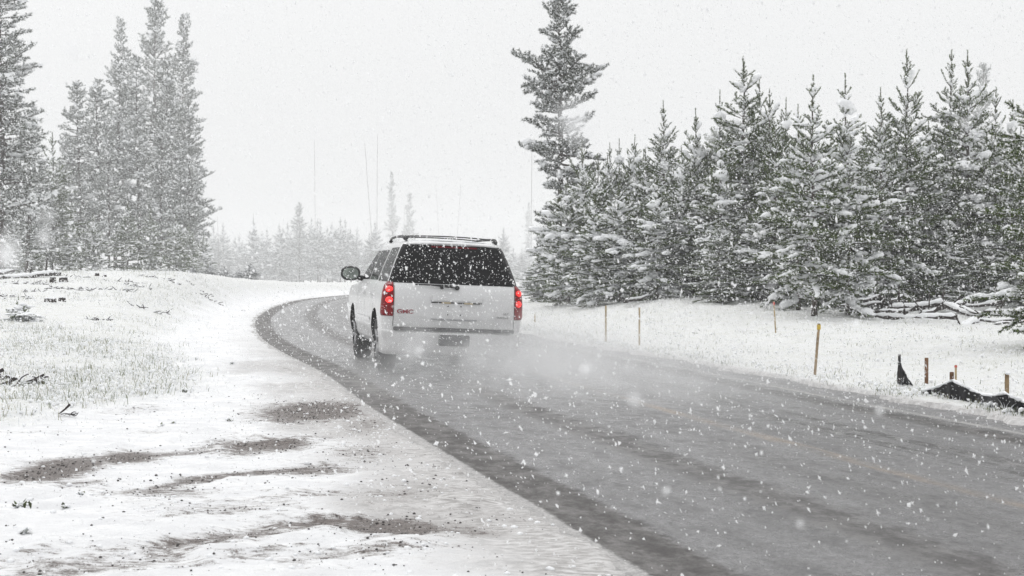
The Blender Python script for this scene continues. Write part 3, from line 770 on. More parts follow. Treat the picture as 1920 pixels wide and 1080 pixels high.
# ------------------------------------------------------------------ fallen logs, stumps
def log_at(p0, p1, r0, r1, label, group='fallen logs', stubs=2, snow=1.0, name='fallen_log'):
    p0 = np.array(p0, float); p1 = np.array(p1, float); Ld = np.linalg.norm(p1 - p0); n = max(8, int(Ld / .12))
    c = (p0 + p1) / 2; o = empty(name, tuple(c)); t = np.linspace(0, 1, n)[:, None]
    P = p0 * (1 - t) + p1 * t - c; P[:, 2] += .02 * np.sin(t[:, 0] * 9) ; rad = np.linspace(r0, r1, n) * (1 + .08 * rs.randn(n)); rad[0] *= .7; rad[-1] *= .7
    m = MB(); m.tube(P, rad, 10)
    for q in range(stubs):
        k = rs.randint(1, n - 1); a = rs.rand() * 3.0; l = .2 + .35 * rs.rand()
        d = np.array([rs.randn() * .6, -.4 * math.cos(a), .8]); d /= np.linalg.norm(d)
        m.tube([P[k], P[k] + d * l], [r1 * .4, r1 * .18], 5)
    m.build('trunk', M['darkwood'], o, True)
    s = MB(); rr = rad * (1.12 + .14 * rs.randn(n)) * snow; rr[0] *= .4; rr[-1] *= .4
    s.tube(P + np.array([0, 0, 1.0]) * (rad * .5)[:, None], rr, 10, sq=.62)
    s.build('snow', M['snow'], o, True)
    tag(o, label, 'log', group); return o
def gp(px, py, y=None, up=0):
    """3-D point on the ray of a pixel at distance y (or where it meets the ground)"""
    if y is None: x, y = at(px, py); return np.array([x, y, h1(x, y) + up])
    return np.array([(px - 960) / F * y, y, CAMH - (py - HOR) / F * y])
def gl(px, y, up=0):
    x = (px - 960) / F * y; return np.array([x, y, h1(x, y) + up])
log_at(gp(1663, 578, 35.5), gp(1775, 569, 35.2), .07, .1, 'snow topped log rising to the crossing point of the log pile, left arm')
log_at(gp(1770, 572, 35), gp(1858, 600, 33), .09, .06, 'snow topped log slanting down right from the crossing point')
log_at(gp(1762, 580, 35), gp(1836, 556, 36.5), .05, .09, 'thin snowy log slanting up right behind the crossing point')
log_at(gl(1612, 33.5, -.01), gl(1795, 33, .0), .08, .1, 'long low log nearly buried in snow, in front of the pile')
log_at(gp(1832, 602, 31.0), gp(1768, 632, 29.5), .085, .075, 'dark sided log sloping towards the road, right of the pile')
log_at(gp(1725, 590, 34.5), gp(1766, 577, 34.5), .06, .06, 'short thick snowy log end under the left arm of the pile')
log_at(gp(1800, 575, 34), gp(1848, 592, 33), .03, .04, 'thin curved stick crossing the right of the pile', stubs=0)
log_at(gl(1822, 32, .05), gl(1912, 30.5, .08), .035, .05, 'thin log lying right of the dark sided log', stubs=1)
log_at(gp(1600, 566, 36), gp(1652, 555, 36), .04, .05, 'short snowy log under the boughs left of the pile')
log_at(gp(1822, 560, 37), gp(1900, 556, 37), .06, .06, 'snowy log deep under the boughs at the right')
log_at(gp(1694, 554, 36.4), gp(1668, 566, 36), .04, .04, 'short branch propped on the left arm of the pile', stubs=0)
log_at(gl(1845, 34, .05), gl(1935, 33, .12), .05, .07, 'snowy log half buried at the right border, behind the pile')
log_at(gl(1790, 36, .1), gl(1880, 35.5, .3), .04, .06, 'branch thick as an arm leaning up to the right behind the pile')
log_at(gl(1640, 35, .05), gl(1735, 35.5, .1), .045, .055, 'snowy log lying parallel behind the long low log')
log_at(gl(1865, 30, .0), gl(1935, 31, .05), .03, .045, 'thin snowy log closest to the road at the right border')
log_at(gl(1560, 36, .1), gl(1655, 36.5, .25), .035, .05, 'snowy branch propped up behind the two foremost pines')
log_at(gl(1690, 34.3, .02), gl(1722, 33.2, .3), .025, .03, 'short snowy branch sticking up left of the crossing point', stubs=0)
log_at(gp(1375, 563, 39), gp(1425, 566, 39), .05, .04, 'short snowy log below the big dark dense pine')
log_at(gp(1170, 566, 40), gp(1225, 552, 41), .06, .04, 'snow covered log at the foot of the low left pines')
log_at(gl(-30, 43, .06), gl(100, 46, .07), .07, .09, 'long snow topped log on the crest of the left bank', 'debris on the left bank')
log_at(gl(-25, 43.5, .2), gl(26, 45, .2), .07, .07, 'short log end leaning on the long log at the left border', 'debris on the left bank')

def stump(px, py, w, h, label, y=None):
    x, yy = at(px, py) ; s = yy / F; r = w * s / 2; hh = h * s
    o = empty('stump', (x, yy, h1(x, yy) - .02)); m = MB()
    n = 6; t = np.linspace(0, 1, n)
    bm = bmesh.new(); bmesh.ops.create_cone(bm, cap_ends=True, segments=14, radius1=r * 1.15, radius2=r * .92, depth=hh)
    bmesh.ops.subdivide_edges(bm, edges=bm.edges[:], cuts=2)
    for v in bm.verts: v.co += Vector((rs.randn(), rs.randn(), rs.randn())) * r * .07; v.co.z += hh / 2
    m.bm(bm); m.build('stump_wood', M['darkwood'], o)
    k = 26; a = rs.rand(k) * 6.28; q = np.sqrt(rs.rand(k)) * r * .8
    P = np.stack([np.cos(a) * q, np.sin(a) * q, np.full(k, hh + .01)], 1); sz = np.full((k, 1), r * .32); e3 = np.eye(3)
    V, Fc = blobs(P, e3[0] * sz, e3[1] * sz, e3[2] * sz * .6)
    link('snow', np_mesh('snow', V, Fc, [M['snow']], True), o)
    tag(o, label, 'stump', 'stumps on the left bank')
stump(94, 569, 21, 9, 'wide dark stump in the snow, left of a neighbouring pair')
stump(116, 566, 13, 9, 'small dark stump in the snow, right of a neighbouring pair')
stump(99, 529, 11, 11, 'dark stump just below the right end of the crest log')
stump(119, 527, 15, 9, 'dark stump right of the end of the crest log')
stump(108, 517, 13, 9, 'dark snow capped stump on the crest behind the log end')
stump(182, 518, 8, 6, 'small stump on the crest, left of two')
stump(196, 519, 7, 5, 'smallest stump on the crest, right of two')

def roots(px, py, size, label, seed):
    rng = np.random.RandomState(seed); x, y = at(px, py); o = empty('uprooted_branch', (x, y, h1(x, y))); m = MB(); s = MB()
    for q in range(9):
        a = rng.uniform(-.5, 3.6); L_ = size * (.4 + .6 * rng.rand()); d = np.array([math.cos(a), rng.randn() * .3, .55 * abs(math.sin(a)) + .1])
        P = np.array(shoot(rng, [rng.randn() * size * .15, 0, .02], d, L_, 6, -.9, .12)); P[:, 2] = np.abs(P[:, 2])
        k_ = size * 3; m.tube(P, np.linspace(.02, .007, 7) * k_, 5); s.tube(P + [0, 0, .016 * k_], np.linspace(.013, .006, 7) * k_, 5)
    P = np.array([(size * -.9, 0, .02), (-size * .4, 0, .07), (0, 0, .12)]); m.tube(P, np.array([.018, .024, .035]) * size * 3, 7)
    m.build('twisted_roots', M['darkwood'], o, True); s.build('snow', M['snow'], o, True)
    tag(o, label, 'branch', 'twisted branches in the left field')
roots(82, 722, .3, 'twisted ring of dark roots on a stick in the left grass', 1)
roots(30, 724, .26, 'low tangle of dark twigs left of the root ring', 2)
roots(130, 782, .13, 'small upright dark twig by the edge of the smooth snow', 5)
roots(5, 714, .25, 'bent dark branch at the left border of the grass', 3)

# brush twigs on the bank
def twigs(px, py, w, n, label, seed, h=.15):
    rng = np.random.RandomState(seed); x, y = at(px, py); o = empty('twig_heap', (x, y, h1(x, y))); m = MB(); s = MB()
    for q in range(n):
        bx, by = rng.uniform(-w, w), rng.uniform(-w, w) * .5; zz = h1(x + bx, y + by) - h1(x, y)
        a = rng.rand() * 6.28; d = [math.cos(a), math.sin(a), rng.uniform(0, .7)]
        P = np.array(shoot(rng, [bx, by, zz], d, h * (.5 + rng.rand()), 4, -.2, .15)); P[:, 2] = np.maximum(P[:, 2], zz - .02)
        m.tube(P, np.linspace(.018, .007, 5), 4); s.tube(P + [0, 0, .016], np.linspace(.012, .006, 5), 5)
    m.build('twigs', M['darkwood'], o); s.build('snow', M['snow'], o, True)
    tag(o, label, 'twigs', 'twig heaps on the left bank')
for q, (px, py, w, n, lab) in enumerate([(40, 532, .9, 46, 'wide snowy twig heap below the crest log'), (75, 548, .5, 20, 'twig heap left of the paired stumps'), (155, 545, .4, 24, 'twig heap on the bank, right of the stump group'),
        (190, 545, .25, 12, 'few twigs right of the middle twig heap'), (230, 527, .6, 22, 'twigs at the top of the bank under the clump'), (262, 540, .5, 18, 'twigs below the ones under the clump'), (300, 523, .7, 20, 'twigs on the descending crest'),
        (185, 598, .3, 26, 'dark low twig clump alone in the middle of the field'), (295, 586, .15, 7, 'tiny dark twigs, left of a pair on the bank'), (312, 587, .12, 6, 'tiny dark twigs, right of a pair on the bank'), (420, 575, .8, 26, 'scrubby twigs along the ditch beside the bend'),
        (25, 560, .6, 26, 'twig heap at the left border above the tiny pine'), (110, 541, .4, 18, 'twigs between the crest stumps and the paired stumps'), (235, 546, .3, 12, 'short dark twigs in the middle of the bank'),
        (340, 536, .5, 14, 'sparse twigs low on the descending crest'), (380, 545, .6, 16, 'sparse twigs where the crest runs out'), (260, 575, .2, 7, 'few short twigs in the upper field'), (140, 518, .5, 16, 'twigs sticking up on the crest under the clump')]):
    twigs(px, py, w, n, lab, 50 + q)
SAP = young_pine(77, 1.1, .55, bare_top=.15, dens=1.6, snow=1.4, low=.12)
x, y = at(32, 603); o = place_tree(SAP, 'pine_sapling', 33, 556, y + .6, 'tiny snow buried pine on the left bank behind the dark bough', 'pine saplings', wide=1.0)
o = place_tree(SAP, 'pine_sapling', 40, 590, y, 'flat dark green pine bough pressed down by a snow cushion', 'pine saplings', wide=1.0); o.scale = (1.15, .75, .32)

# ------------------------------------------------------------------ stakes and silt fence
def stake(px, base, top, wpx, m, label, lean=0, tip=None, cap=True, name='wooden_stake'):
    x, y = at(px, base); z = h1(x, y); s = y / F; hh = (base - top) * s; w = wpx * s
    o = empty(name, (x, y, z - .04)); hh += .04; b = MB()
    P = np.array([(0, 0, 0), (lean * s * .5, 0, hh * .5), (lean * s, 0, hh)]); 
    bm = bmesh.new(); bmesh.ops.create_cube(bm, size=1)
    for v in bm.verts:
        f = v.co.z + .5; v.co = Vector((v.co.x * w + lean * s * f, v.co.y * w * .6, f * hh))
    bmesh.ops.bevel(bm, geom=bm.edges[:], offset=w * .08, segments=1, affect='EDGES')
    b.bm(bm); b.build('shaft', m, o)
    if cap:
        c = MB(); bm = bmesh.new(); bmesh.ops.create_icosphere(bm, subdivisions=2, radius=w * .7)
        for v in bm.verts: v.co.z *= .7; v.co += Vector((lean * s, 0, hh + w * .2))
        c.bm(bm); c.build('snow', M['snow'], o, True)
    if tip:
        c = MB(); c.box((lean * s * .95, -w * .02, hh * .93), (w * 1.35, w * 1.0, hh * .09), w * .1); c.build('ribbon', tip, o)
    tag(o, label, 'stake', 'survey stakes along the road'); return o
M['yellow'] = mat('yellow_ribbon', (.6, .42, .05), .6); M['red'] = mat('red_ribbon', (.55, .1, .08), .6)
M['lath'] = mat('pale_lath', (.40, .31, .19), .85, .2, var=.25, scale=12)
stake(1528, 704, 607, 4.8, M['stake'], 'tall leaning lath with yellow ribbon and snow cap at the road edge', lean=8, tip=M['yellow'])
stake(1136, 641, 573, 3.4, M['lath'], 'thin roadside lath nearest the car', lean=0, cap=False)
stake(1199, 648, 577, 3.2, M['lath'], 'thin roadside lath second from the car', lean=0, cap=False)
stake(1455, 627, 568, 2.6, M['lath'], 'thin pinkish lath standing back by the tree row', lean=-4, cap=False, tip=M['red'])
stake(1003, 606, 590, 2.4, M['lath'], 'short thin lath just right of the car', cap=False)
stake(1738, 722, 672, 6.5, M['stake_dark'], 'thick brown stake alone between the black flap and the silt fence', cap=False)
stake(1793, 720, 686, 3.6, M['lath'], 'slim pale stake with red tip behind the peak of the silt fence', tip=M['red'], cap=False)

M['fabric'] = mat('black_silt_fabric', (.022, .022, .024), .7, .3, bump=.4, bscale=30)
def ribbon(top, bot, y0, y1, n=40):
    """vertical cloth between two pixel outlines, laid out at distances y0..y1 with folds and real thickness"""
    top = np.array(top, float); bot = np.array(bot, float); xs = np.linspace(top[0, 0], top[-1, 0], n); V = []
    for k, px in enumerate(xs):
        f = k / (n - 1); y = y0 + ((y1 or y0) - y0) * f
        pt = np.interp(px, top[:, 0], top[:, 1]); pb = np.interp(px, bot[:, 0], bot[:, 1])
        if y1 is None: y = at(px, pb)[1]
        for j in range(6):
            g = j / 5; yy = y + .03 * math.sin(k * .9 + g * 2) + .05 * (1 - g)
            V.append(gp(px, pb + (pt - pb) * g, yy))
    V = np.array(V); c = V.mean(0); i = np.arange(n - 1)[:, None] * 6 + np.arange(5)[None]
    Q = np.stack([i, i + 6, i + 7, i + 1], -1).reshape(-1, 4); return V - c, Q, c
yf = at(1800, 742)[1]
V, Q, c = ribbon([(1728, 733), (1750, 729), (1770, 721), (1787, 714), (1800, 721), (1822, 732), (1845, 741), (1866, 743), (1886, 738), (1900, 746), (1920, 754), (1960, 770), (2000, 778)],
                 [(1728, 739), (1760, 744), (1787, 750), (1830, 756), (1870, 768), (1920, 778), (2000, 800)], yf, None, 60)
sf_ = empty('silt_fence', tuple(c)); tag(sf_, 'sagging black silt fence with snow rim beside the road', 'fence')
fo = link('fabric', np_mesh('fabric', V, Q, [M['fabric']], True), sf_); md = fo.modifiers.new('thickness', 'SOLIDIFY'); md.thickness = .006
topv = V[5::6]; m = MB(); m.tube(topv + [0, 0, .008], .015 * (1 + .35 * rs.randn(len(topv))).clip(.4, 1.6), 7); m.build('snow', M['snow'], fo, True)
def fence_stake(px, y, top, w, mt_):
    p1 = gp(px, top, y); p0 = gl(px, y); b = MB(); b.box(tuple((p0 + p1) / 2 - c + [0, .03, -.03]), (w, w * .7, p1[2] - p0[2] + .06), .004); return b.build('stake', mt_, sf_)
fence_stake(1787, at(1787, 750)[1] + .12, 698, .042, M['stake_dark']); q_ = fence_stake(1891, at(1891, 772)[1] + .35, 701, .04, M['stake'])
bm = bmesh.new(); bmesh.ops.create_icosphere(bm, subdivisions=2, radius=.03)
ct = gp(1891, 700, at(1891, 772)[1] + .35) - c
for v in bm.verts: v.co.z *= .6; v.co += Vector(ct)
m = MB(); m.bm(bm); m.build('snow', M['snow'], q_, True)
V, Q, c2 = ribbon([(1684, 700), (1686, 668), (1688, 668), (1692, 688), (1700, 704), (1711, 722)], [(1684, 722), (1711, 726)], yf + .9, yf + .9, 18)
fl = empty('fabric_flap', tuple(c2)); tag(fl, 'torn pointed black fabric flap standing in the snow left of the silt fence', 'fabric')
fo = link('fabric', np_mesh('fabric', V, Q, [M['fabric']], True), fl); md = fo.modifiers.new('thickness', 'SOLIDIFY'); md.thickness = .008
m = MB(); b0 = gp(1687, 666, yf + .93) - c2; m.box(tuple(b0 - [0, 0, .16]), (.03, .02, .34), .003); m.build('stake', M['darkwood'], fl)
k = 24; P = np.stack([rs.uniform(-.09, .1, k), rs.uniform(-.03, .0, k), rs.uniform(-.2, -.1, k)], 1); e3 = np.eye(3); sz = .014 + .012 * rs.rand(k, 1)
bV, bF = blobs(P, e3[0] * sz, e3[1] * sz * .6, e3[2] * sz); link('snow', np_mesh('snow', bV, bF, [M['snow']], True), fo)

# ------------------------------------------------------------------ grass, weeds, gravel
def blades(n, sampler, hmin, hmax, width, mt_, name, lean=.35):
    x, y, hs = sampler(n); n = len(x); z = H(x, y)
    h = rs.uniform(hmin, hmax, n) * hs; a = rs.rand(n) * 6.28
    w = width * (.6 + .8 * rs.rand(n)); c, s = np.cos(a) * w / 2, np.sin(a) * w / 2
    lx = rs.randn(n) * lean * h * .5; ly = rs.randn(n) * lean * h * .5
    P = np.stack([x, y, z - .01], 1)
    V = np.stack([P + np.stack([-c, -s, 0 * c], 1), P + np.stack([c, s, 0 * c], 1),
                  P + np.stack([lx + c * .7, ly + s * .7, h * .6], 1), P + np.stack([lx - c * .7, ly - s * .7, h * .6], 1),
                  P + np.stack([lx * 2.4, ly * 2.4, h * (1 - .5 * rs.rand(n))], 1)], 1).reshape(-1, 3)
    i = np.arange(n)[:, None] * 5
    return link(name, np_mesh(name, V, [i + [0, 1, 2, 3], i + [3, 2, 4]], [mt_]))
def samp_left(n):
    y = 11 + 48 * rs.rand(n * 3) ** 1.5; x = rs.uniform(-30, -1, n * 3)
    px = x / y; k = (px > -.48); x, y = x[k], y[k]; u = road_u(x, y)
    fm = field_mask(x, y, u) * (u < 0); cl = vnoise(x * 1.6, y * 1.6, 31) * .6 + vnoise(x * .4, y * .4, 33) * .6
    k = (rs.rand(len(x)) < fm * sstep(.35, .85, cl) * np.interp(y, [0, 24, 34, 60], [1, 1, .45, .3])); return x[k][:n], y[k][:n], .6 + .6 * cl[k][:n]
o = blades(140000, samp_left, .03, .16, .0052, M['grass'], 'grass'); tag(o, 'thin snow-bent grass standing through the snow of the left field', 'grass', kind='stuff')
def samp_right(n):
    y = 12 + 34 * rs.rand(n * 3) ** 1.3; x = rs.uniform(-3, 15, n * 3); u = road_u(x, y); e_ = u - ROADW
    cl = vnoise(x * 2.2, y * 2.2, 35); k = (rs.rand(len(x)) < sstep(-.02, .2, e_) * (.14 + .9 * np.exp(-((e_ - .35) / .45) ** 2)) * sstep(.2, .7, cl))
    return x[k][:n], y[k][:n], (.5 + .6 * cl[k])[:n] * np.where(e_[k][:n] < 1.2, 1, .8)
o = blades(95000, samp_right, .03, .15, .006, M['grass'], 'verge_grass'); tag(o, 'green-brown grass edging the right side of the road', 'grass', kind='stuff')
def samp_edge(n):
    y = 11 + 30 * rs.rand(n * 3) ** 1.4; x = rs.uniform(-3, 12, n * 3); u = road_u(x, y); e_ = u - ROADW
    k = (rs.rand(len(x)) < np.exp(-((e_ - .12) / .22) ** 2) * sstep(.45, .75, vnoise(x * 1.8, y * 1.8, 37))); return x[k][:n], y[k][:n], np.full(k.sum(), .8)[:n]
o = blades(16000, samp_edge, .02, .10, .007, M['weed'], 'dark_grass', .6); tag(o, 'dark green tufts hanging over the right edge of the asphalt', 'grass', kind='stuff')
# lumps of snow caught on grass
def lumps(n, side):
    if side < 0: x, y, hs = samp_left(n)
    else: x, y, hs = samp_right(n)
    n = len(x); z = H(x, y); s = (.007 + .017 * rs.rand(n, 1) ** 1.5); e3 = np.eye(3)
    return blobs(np.stack([x, y, z + .02 + .05 * rs.rand(n) * (rs.rand(n) < .5)], 1), e3[0] * s * 1.3, e3[1] * s * 1.3, e3[2] * s)
a = lumps(26000, -1); b = lumps(16000, 1)
o = link('snow_lumps', np_mesh('snow_lumps', np.vstack([a[0], b[0]]), np.vstack([a[1], b[1] + len(a[0])]), [M['snow']], True)); tag(o, 'small lumps of snow caught in the grass', 'snow', kind='stuff')
# gravel and dirt clods in the ruts
n = 110000; x = rs.uniform(-5.5, 1.2, n); y = rs.uniform(6.2, 18, n); u = road_u(x, y); bmk = bare_mask(x, y)
k = (u < -.15) & (rs.rand(n) < .006 + .3 * bmk ** 1.6 + .05 * (vnoise(x * 1.5, y * 2.5, 44) > .6) * (y < 11)) & (field_mask(x, y, u) < .2)
x, y = x[k], y[k]; n = len(x); s = .0022 + .0065 * rs.rand(n, 1) ** 4; e3 = np.eye(3)
gV, gF = blobs(np.stack([x, y, H(x, y) + .002], 1), e3[0] * s * 1.3, e3[1] * s * 1.2, e3[2] * s * .9)
o = link('gravel', np_mesh('gravel', gV, gF, [M['stone']])); tag(o, 'dark wet gravel and clods strewn on the slushy pull-out', 'gravel', kind='stuff')
# crumbs and lumps of churned snow along the ruts and the edge of the road
n = 60000; x = rs.uniform(-5.5, 1.5, n); y = rs.uniform(6.2, 20, n); u = road_u(x, y); bmk = bare_mask(x, y)
k = (u < .06) & (rs.rand(n) < .03 + .16 * np.exp(-((bmk - .3) / .12) ** 2) + .02 * np.exp(-((u + .25) / .35) ** 2)) & (field_mask(x, y, u) < .3)
x, y = x[k], y[k]; n = len(x); s = .003 + .014 * rs.rand(n, 1) ** 4
cV, cF = blobs(np.stack([x, y, H(x, y) + .001], 1), e3[0] * s * 1.4, e3[1] * s * 1.3, e3[2] * s * .8)
o = link('snow_crumbs', np_mesh('snow_crumbs', cV, cF, [M['snow']], True)); tag(o, 'loose crumbs of snow churned up along the ruts', 'snow', kind='stuff')
# separate weeds
def weed(px, py, hh, n, label, seed, wd=.012):
    rng = np.random.RandomState(seed); x, y = at(px, py); z = h1(x, y); o = empty('weed', (x, y, z)); V = []; Fq = []; 
    for q in range(n):
        a = rng.rand() * 6.28; e_ = rng.uniform(.3, 1.1); L_ = hh * (.5 + .7 * rng.rand()); d = np.array([math.cos(a) * math.cos(e_), math.sin(a) * math.cos(e_), math.sin(e_)])
        s = np.array([-math.sin(a), math.cos(a), 0]) * wd; b = np.array([rng.randn() * hh * .25, rng.randn() * hh * .25, 0])
        k = len(V); V += [b - s * .3, b + s * .3, b + d * L_ * .55 + s, b + d * L_ * .55 - s, b + d * L_ - [0, 0, L_ * .12]]; Fq.append(k)
    i = np.array(Fq)[:, None]; link('leaves', np_mesh('leaves', np.array(V), [i + [0, 1, 2, 3], i + [3, 2, 4]], [M['weed']]), o)
    kk = n; P = np.stack([rng.randn(kk) * hh * .35, rng.randn(kk) * hh * .3, rng.rand(kk) * hh * .5], 1); e3 = np.eye(3); s = .006 + .009 * rng.rand(kk, 1)
    bV, bF = blobs(P, e3[0] * s, e3[1] * s, e3[2] * s * .8); link('snow', np_mesh('snow', bV, bF, [M['snow']], True), o)
    tag(o, label, 'weed', 'weeds poking through the snow')
for q, a in enumerate([(42, 1000, .05, 9, 'green leafy weed alone at the lower left, below the wide snowy weed'), (38, 958, .07, 26, 'wide snow laden weed at the left border of the foreground'), (122, 952, .045, 8, 'small weed beside a short rut at the left'),
        (150, 938, .04, 6, 'tiny weed up right of the small weed at the left'), (300, 800, .06, 7, 'small forked weed at the edge of smooth snow and grass'), (428, 788, .05, 8, 'lone dark tuft on the smooth snow left of the grey patch'),
        (325, 793, .035, 5, 'tiny sprig right of the forked weed'), (345, 740, .07, 9, 'tuft on the smooth snow just past the grass edge'), (55, 937, .03, 6, 'bent sprig above the wide snowy weed'), (435, 690, .06, 14, 'dark tuft at the corner where the field meets the shoulder')]):
    weed(*a, seed=200 + q)

# ------------------------------------------------------------------ the car
CAR = empty('suv', (-.82, 20.0, 0.0), R(12.5))
tag(CAR, 'large white sport utility vehicle driving away with brake lights lit', 'car')
ROLL = R(2.4)
def rollv(V):
    V = np.array(V, float); x, z = V[:, 0].copy(), V[:, 2] - .5
    V[:, 0] = x * math.cos(ROLL) + z * math.sin(ROLL); V[:, 2] = -x * math.sin(ROLL) + z * math.cos(ROLL) + .5; return V
LV = np.array([  # z, half width, rear y, front y, rear corner radius, front corner radius
 (.34, .90, .13, 4.98, .20, .35), (.42, .955, .06, 5.06, .22, .38), (.60, .995, .03, 5.12, .22, .40), (.80, 1.005, .0, 5.13, .21, .40), (1.00, .998, .0, 5.10, .20, .38),
 (1.10, .988, .005, 5.04, .20, .36), (1.16, .978, .01, 4.90, .20, .34), (1.20, .965, .018, 4.10, .20, .28), (1.235, .950, .028, 3.80, .20, .24), (1.26, .935, .04, 3.72, .20, .22), (1.45, .872, .11, 3.42, .20, .2),
 (1.65, .795, .19, 3.08, .19, .2), (1.76, .748, .24, 2.88, .18, .2), (1.815, .715, .275, 2.76, .18, .2), (1.85, .665, .33, 2.62, .18, .2), (1.872, .58, .45, 2.42, .18, .2), (1.884, .42, .68, 2.1, .16, .2), (1.888, .2, 1.0, 1.8, .1, .1)])
def lv(z): return [float(np.interp(z, LV[:, 0], LV[:, k])) for k in range(1, 6)]
def rear_y(x, z):
    hw, yr, yf_, rr, rf = lv(z); ax = min(abs(x), hw); b = .035 * (ax / hw) ** 2
    if ax > hw - rr: b += rr - math.sqrt(max(0, rr ** 2 - (ax - hw + rr) ** 2))
    return yr + b
def side_x(y, z):
    hw, yr, yf_, rr, rf = lv(z); yc = yr + .03 + rr
    if y < yc: q = min(rr, yc - y); return hw - rr + math.sqrt(max(0, rr ** 2 - q ** 2))
    yb = yf_ - rf
    if y > yb: q = min(rf, y - yb); return hw - rf + math.sqrt(max(0, rf ** 2 - q ** 2))
    return hw
def ring(z):
    hw, yr, yf_, rr, rf = lv(z); P = []
    for a in np.linspace(0, hw - rr, 9): P.append((a, rear_y(a, z)))
    for a in np.linspace(0, math.pi / 2, 8)[1:]:
        x = hw - rr + rr * math.sin(a); P.append((x, yr + .035 * (x / hw) ** 2 + rr - rr * math.cos(a)))
    y0 = yr + .035 + rr; y1 = yf_ - rf
    for f in np.linspace(0, 1, 36)[1:]: P.append((hw, y0 + (y1 - y0) * f))
    for a in np.linspace(0, math.pi / 2, 7)[1:]: P.append((hw - rf + rf * math.cos(a), y1 + rf * math.sin(a)))
    for f in np.linspace(1, 0, 7)[1:]: P.append(((hw - rf) * f, yf_ + .05 * (1 - f ** 2)))
    P = np.array(P); Lf = P[1:-1][::-1].copy(); Lf[:, 0] *= -1
    return np.vstack([P, Lf])
zs = np.unique(np.concatenate([LV[:, 0], np.linspace(.34, 1.1, 18), np.linspace(1.26, 1.81, 10)]))
Rg = [np.column_stack([ring(z), np.full(len(ring(z)), z)]) for z in zs]
n = len(Rg[0]); V = np.vstack(Rg); i = np.arange(len(zs) - 1)[:, None] * n; j = np.arange(n)[None]; j2 = (j + 1) % n
Q = np.stack([i + j, i + j2, i + n + j2, i + n + j], -1).reshape(-1, 4)
def paint_mat():
    m = mat('white_car_paint', (.72, .725, .73), .3, .5); t = m.node_tree; b = t.nodes['Principled BSDF']
    b.inputs['Coat Weight'].default_value = .4; b.inputs['Coat Roughness'].default_value = .12
    co = t.nodes.new('ShaderNodeTexCoord'); s = t.nodes.new('ShaderNodeSeparateXYZ'); t.links.new(co.outputs['Object'], s.inputs[0])
    n_ = t.nodes.new('ShaderNodeTexNoise'); n_.inputs['Scale'].default_value = 7; n_.inputs['Detail'].default_value = 7; t.links.new(co.outputs['Object'], n_.inputs['Vector'])
    # road film: dirt thrown up on the lower body
    mr = t.nodes.new('ShaderNodeMapRange'); mr.inputs[1].default_value = 1.3; mr.inputs[2].default_value = .35; mr.inputs[3].default_value = .12; mr.inputs[4].default_value = 1.0
    t.links.new(s.outputs[2], mr.inputs[0]); mu = t.nodes.new('ShaderNodeMath'); mu.operation = 'MULTIPLY'; t.links.new(mr.outputs[0], mu.inputs[0]); t.links.new(n_.outputs[0], mu.inputs[1])
    mx = t.nodes.new('ShaderNodeMixRGB'); mx.inputs[1].default_value = (.74, .745, .75, 1); mx.inputs[2].default_value = (.36, .35, .345, 1); t.links.new(mu.outputs[0], mx.inputs[0]); t.links.new(mx.outputs[0], b.inputs['Base Color'])
    r2 = t.nodes.new('ShaderNodeMapRange'); r2.inputs[3].default_value = .28; r2.inputs[4].default_value = .6; t.links.new(mu.outputs[0], r2.inputs[0]); t.links.new(r2.outputs[0], b.inputs['Roughness'])
    return m
M['paint'] = paint_mat()
M['blackp'] = mat('black_trim', (.02, .02, .021), .5, .4, var=.3, scale=30)
M['rubber'] = mat('tyre_rubber', (.03, .03, .03), .75, .3, var=.4, scale=20, bump=.3, bscale=60)
M['glass'] = mat('dark_tinted_glass', (.008, .008, .009), .1, .12, var=.4, scale=9)
M['gap'] = mat('panel_gap', (.03, .03, .03), .9, .1)
M['alloy'] = mat('dirty_alloy', (.35, .35, .36), .45, .5, metal=.6, var=.2, scale=15)
M['lens'] = mat('dark_red_lens', (.14, .003, .006), .25, .12, em=(.5, .004, .01), es=.10, var=.6, scale=30)
M['lens_lit'] = mat('lit_brake_lamp', (.8, .05, .04), .3, .5, em=(1, .012, .012), es=1.0)
M['lens_dim'] = mat('high_stop_lamp', (.10, .003, .008), .3, .1, em=(.6, .005, .03), es=.012)
M['amber'] = mat('plate_lamp', (.5, .42, .28), .5, .3)
M['plate'] = mat('dirty_licence_plate', (.055, .055, .058), .6, .2, var=.6, scale=18)
M['badge'] = mat('red_badge', (.24, .02, .03), .4, .5); M['chrome'] = mat('chrome_letters', (.3, .3, .3), .35, .5, metal=.8)
M['mirror'] = mat('mirror_glass', (.32, .36, .33), .08, .6, metal=.85)
bme = np_mesh('body', V, [Q, np.arange(n)[::-1][None], (np.arange(n) + (len(zs) - 1) * n)[None]], [M['paint'], M['gap']], True)
tmp = link('body_raw', bme)
cuts = []
for sx in (-1, 1):
    for cy in (1.08, 4.02):
        bm = bmesh.new(); bmesh.ops.create_cone(bm, cap_ends=True, segments=40, radius1=.455, radius2=.455, depth=.62)
        bmesh.ops.rotate(bm, cent=(0, 0, 0), matrix=Matrix.Rotation(R(90), 3, 'Y'), verts=bm.verts)
        bmesh.ops.translate(bm, vec=(sx * .93, cy, .42), verts=bm.verts)
        cm = bpy.data.meshes.new('cut'); bm.to_mesh(cm); bm.free(); cm.materials.append(M['gap'])
        co_ = link('cut', cm); cuts.append(co_); md = tmp.modifiers.new('arch', 'BOOLEAN'); md.operation = 'DIFFERENCE'; md.object = co_; md.solver = 'EXACT'; md.material_mode = 'TRANSFER'
bpy.context.view_layer.update()
dg = bpy.context.evaluated_depsgraph_get(); bme2 = bpy.data.meshes.new_from_object(tmp.evaluated_get(dg))
for c_ in cuts: bpy.data.objects.remove(c_)
bpy.data.objects.remove(tmp)
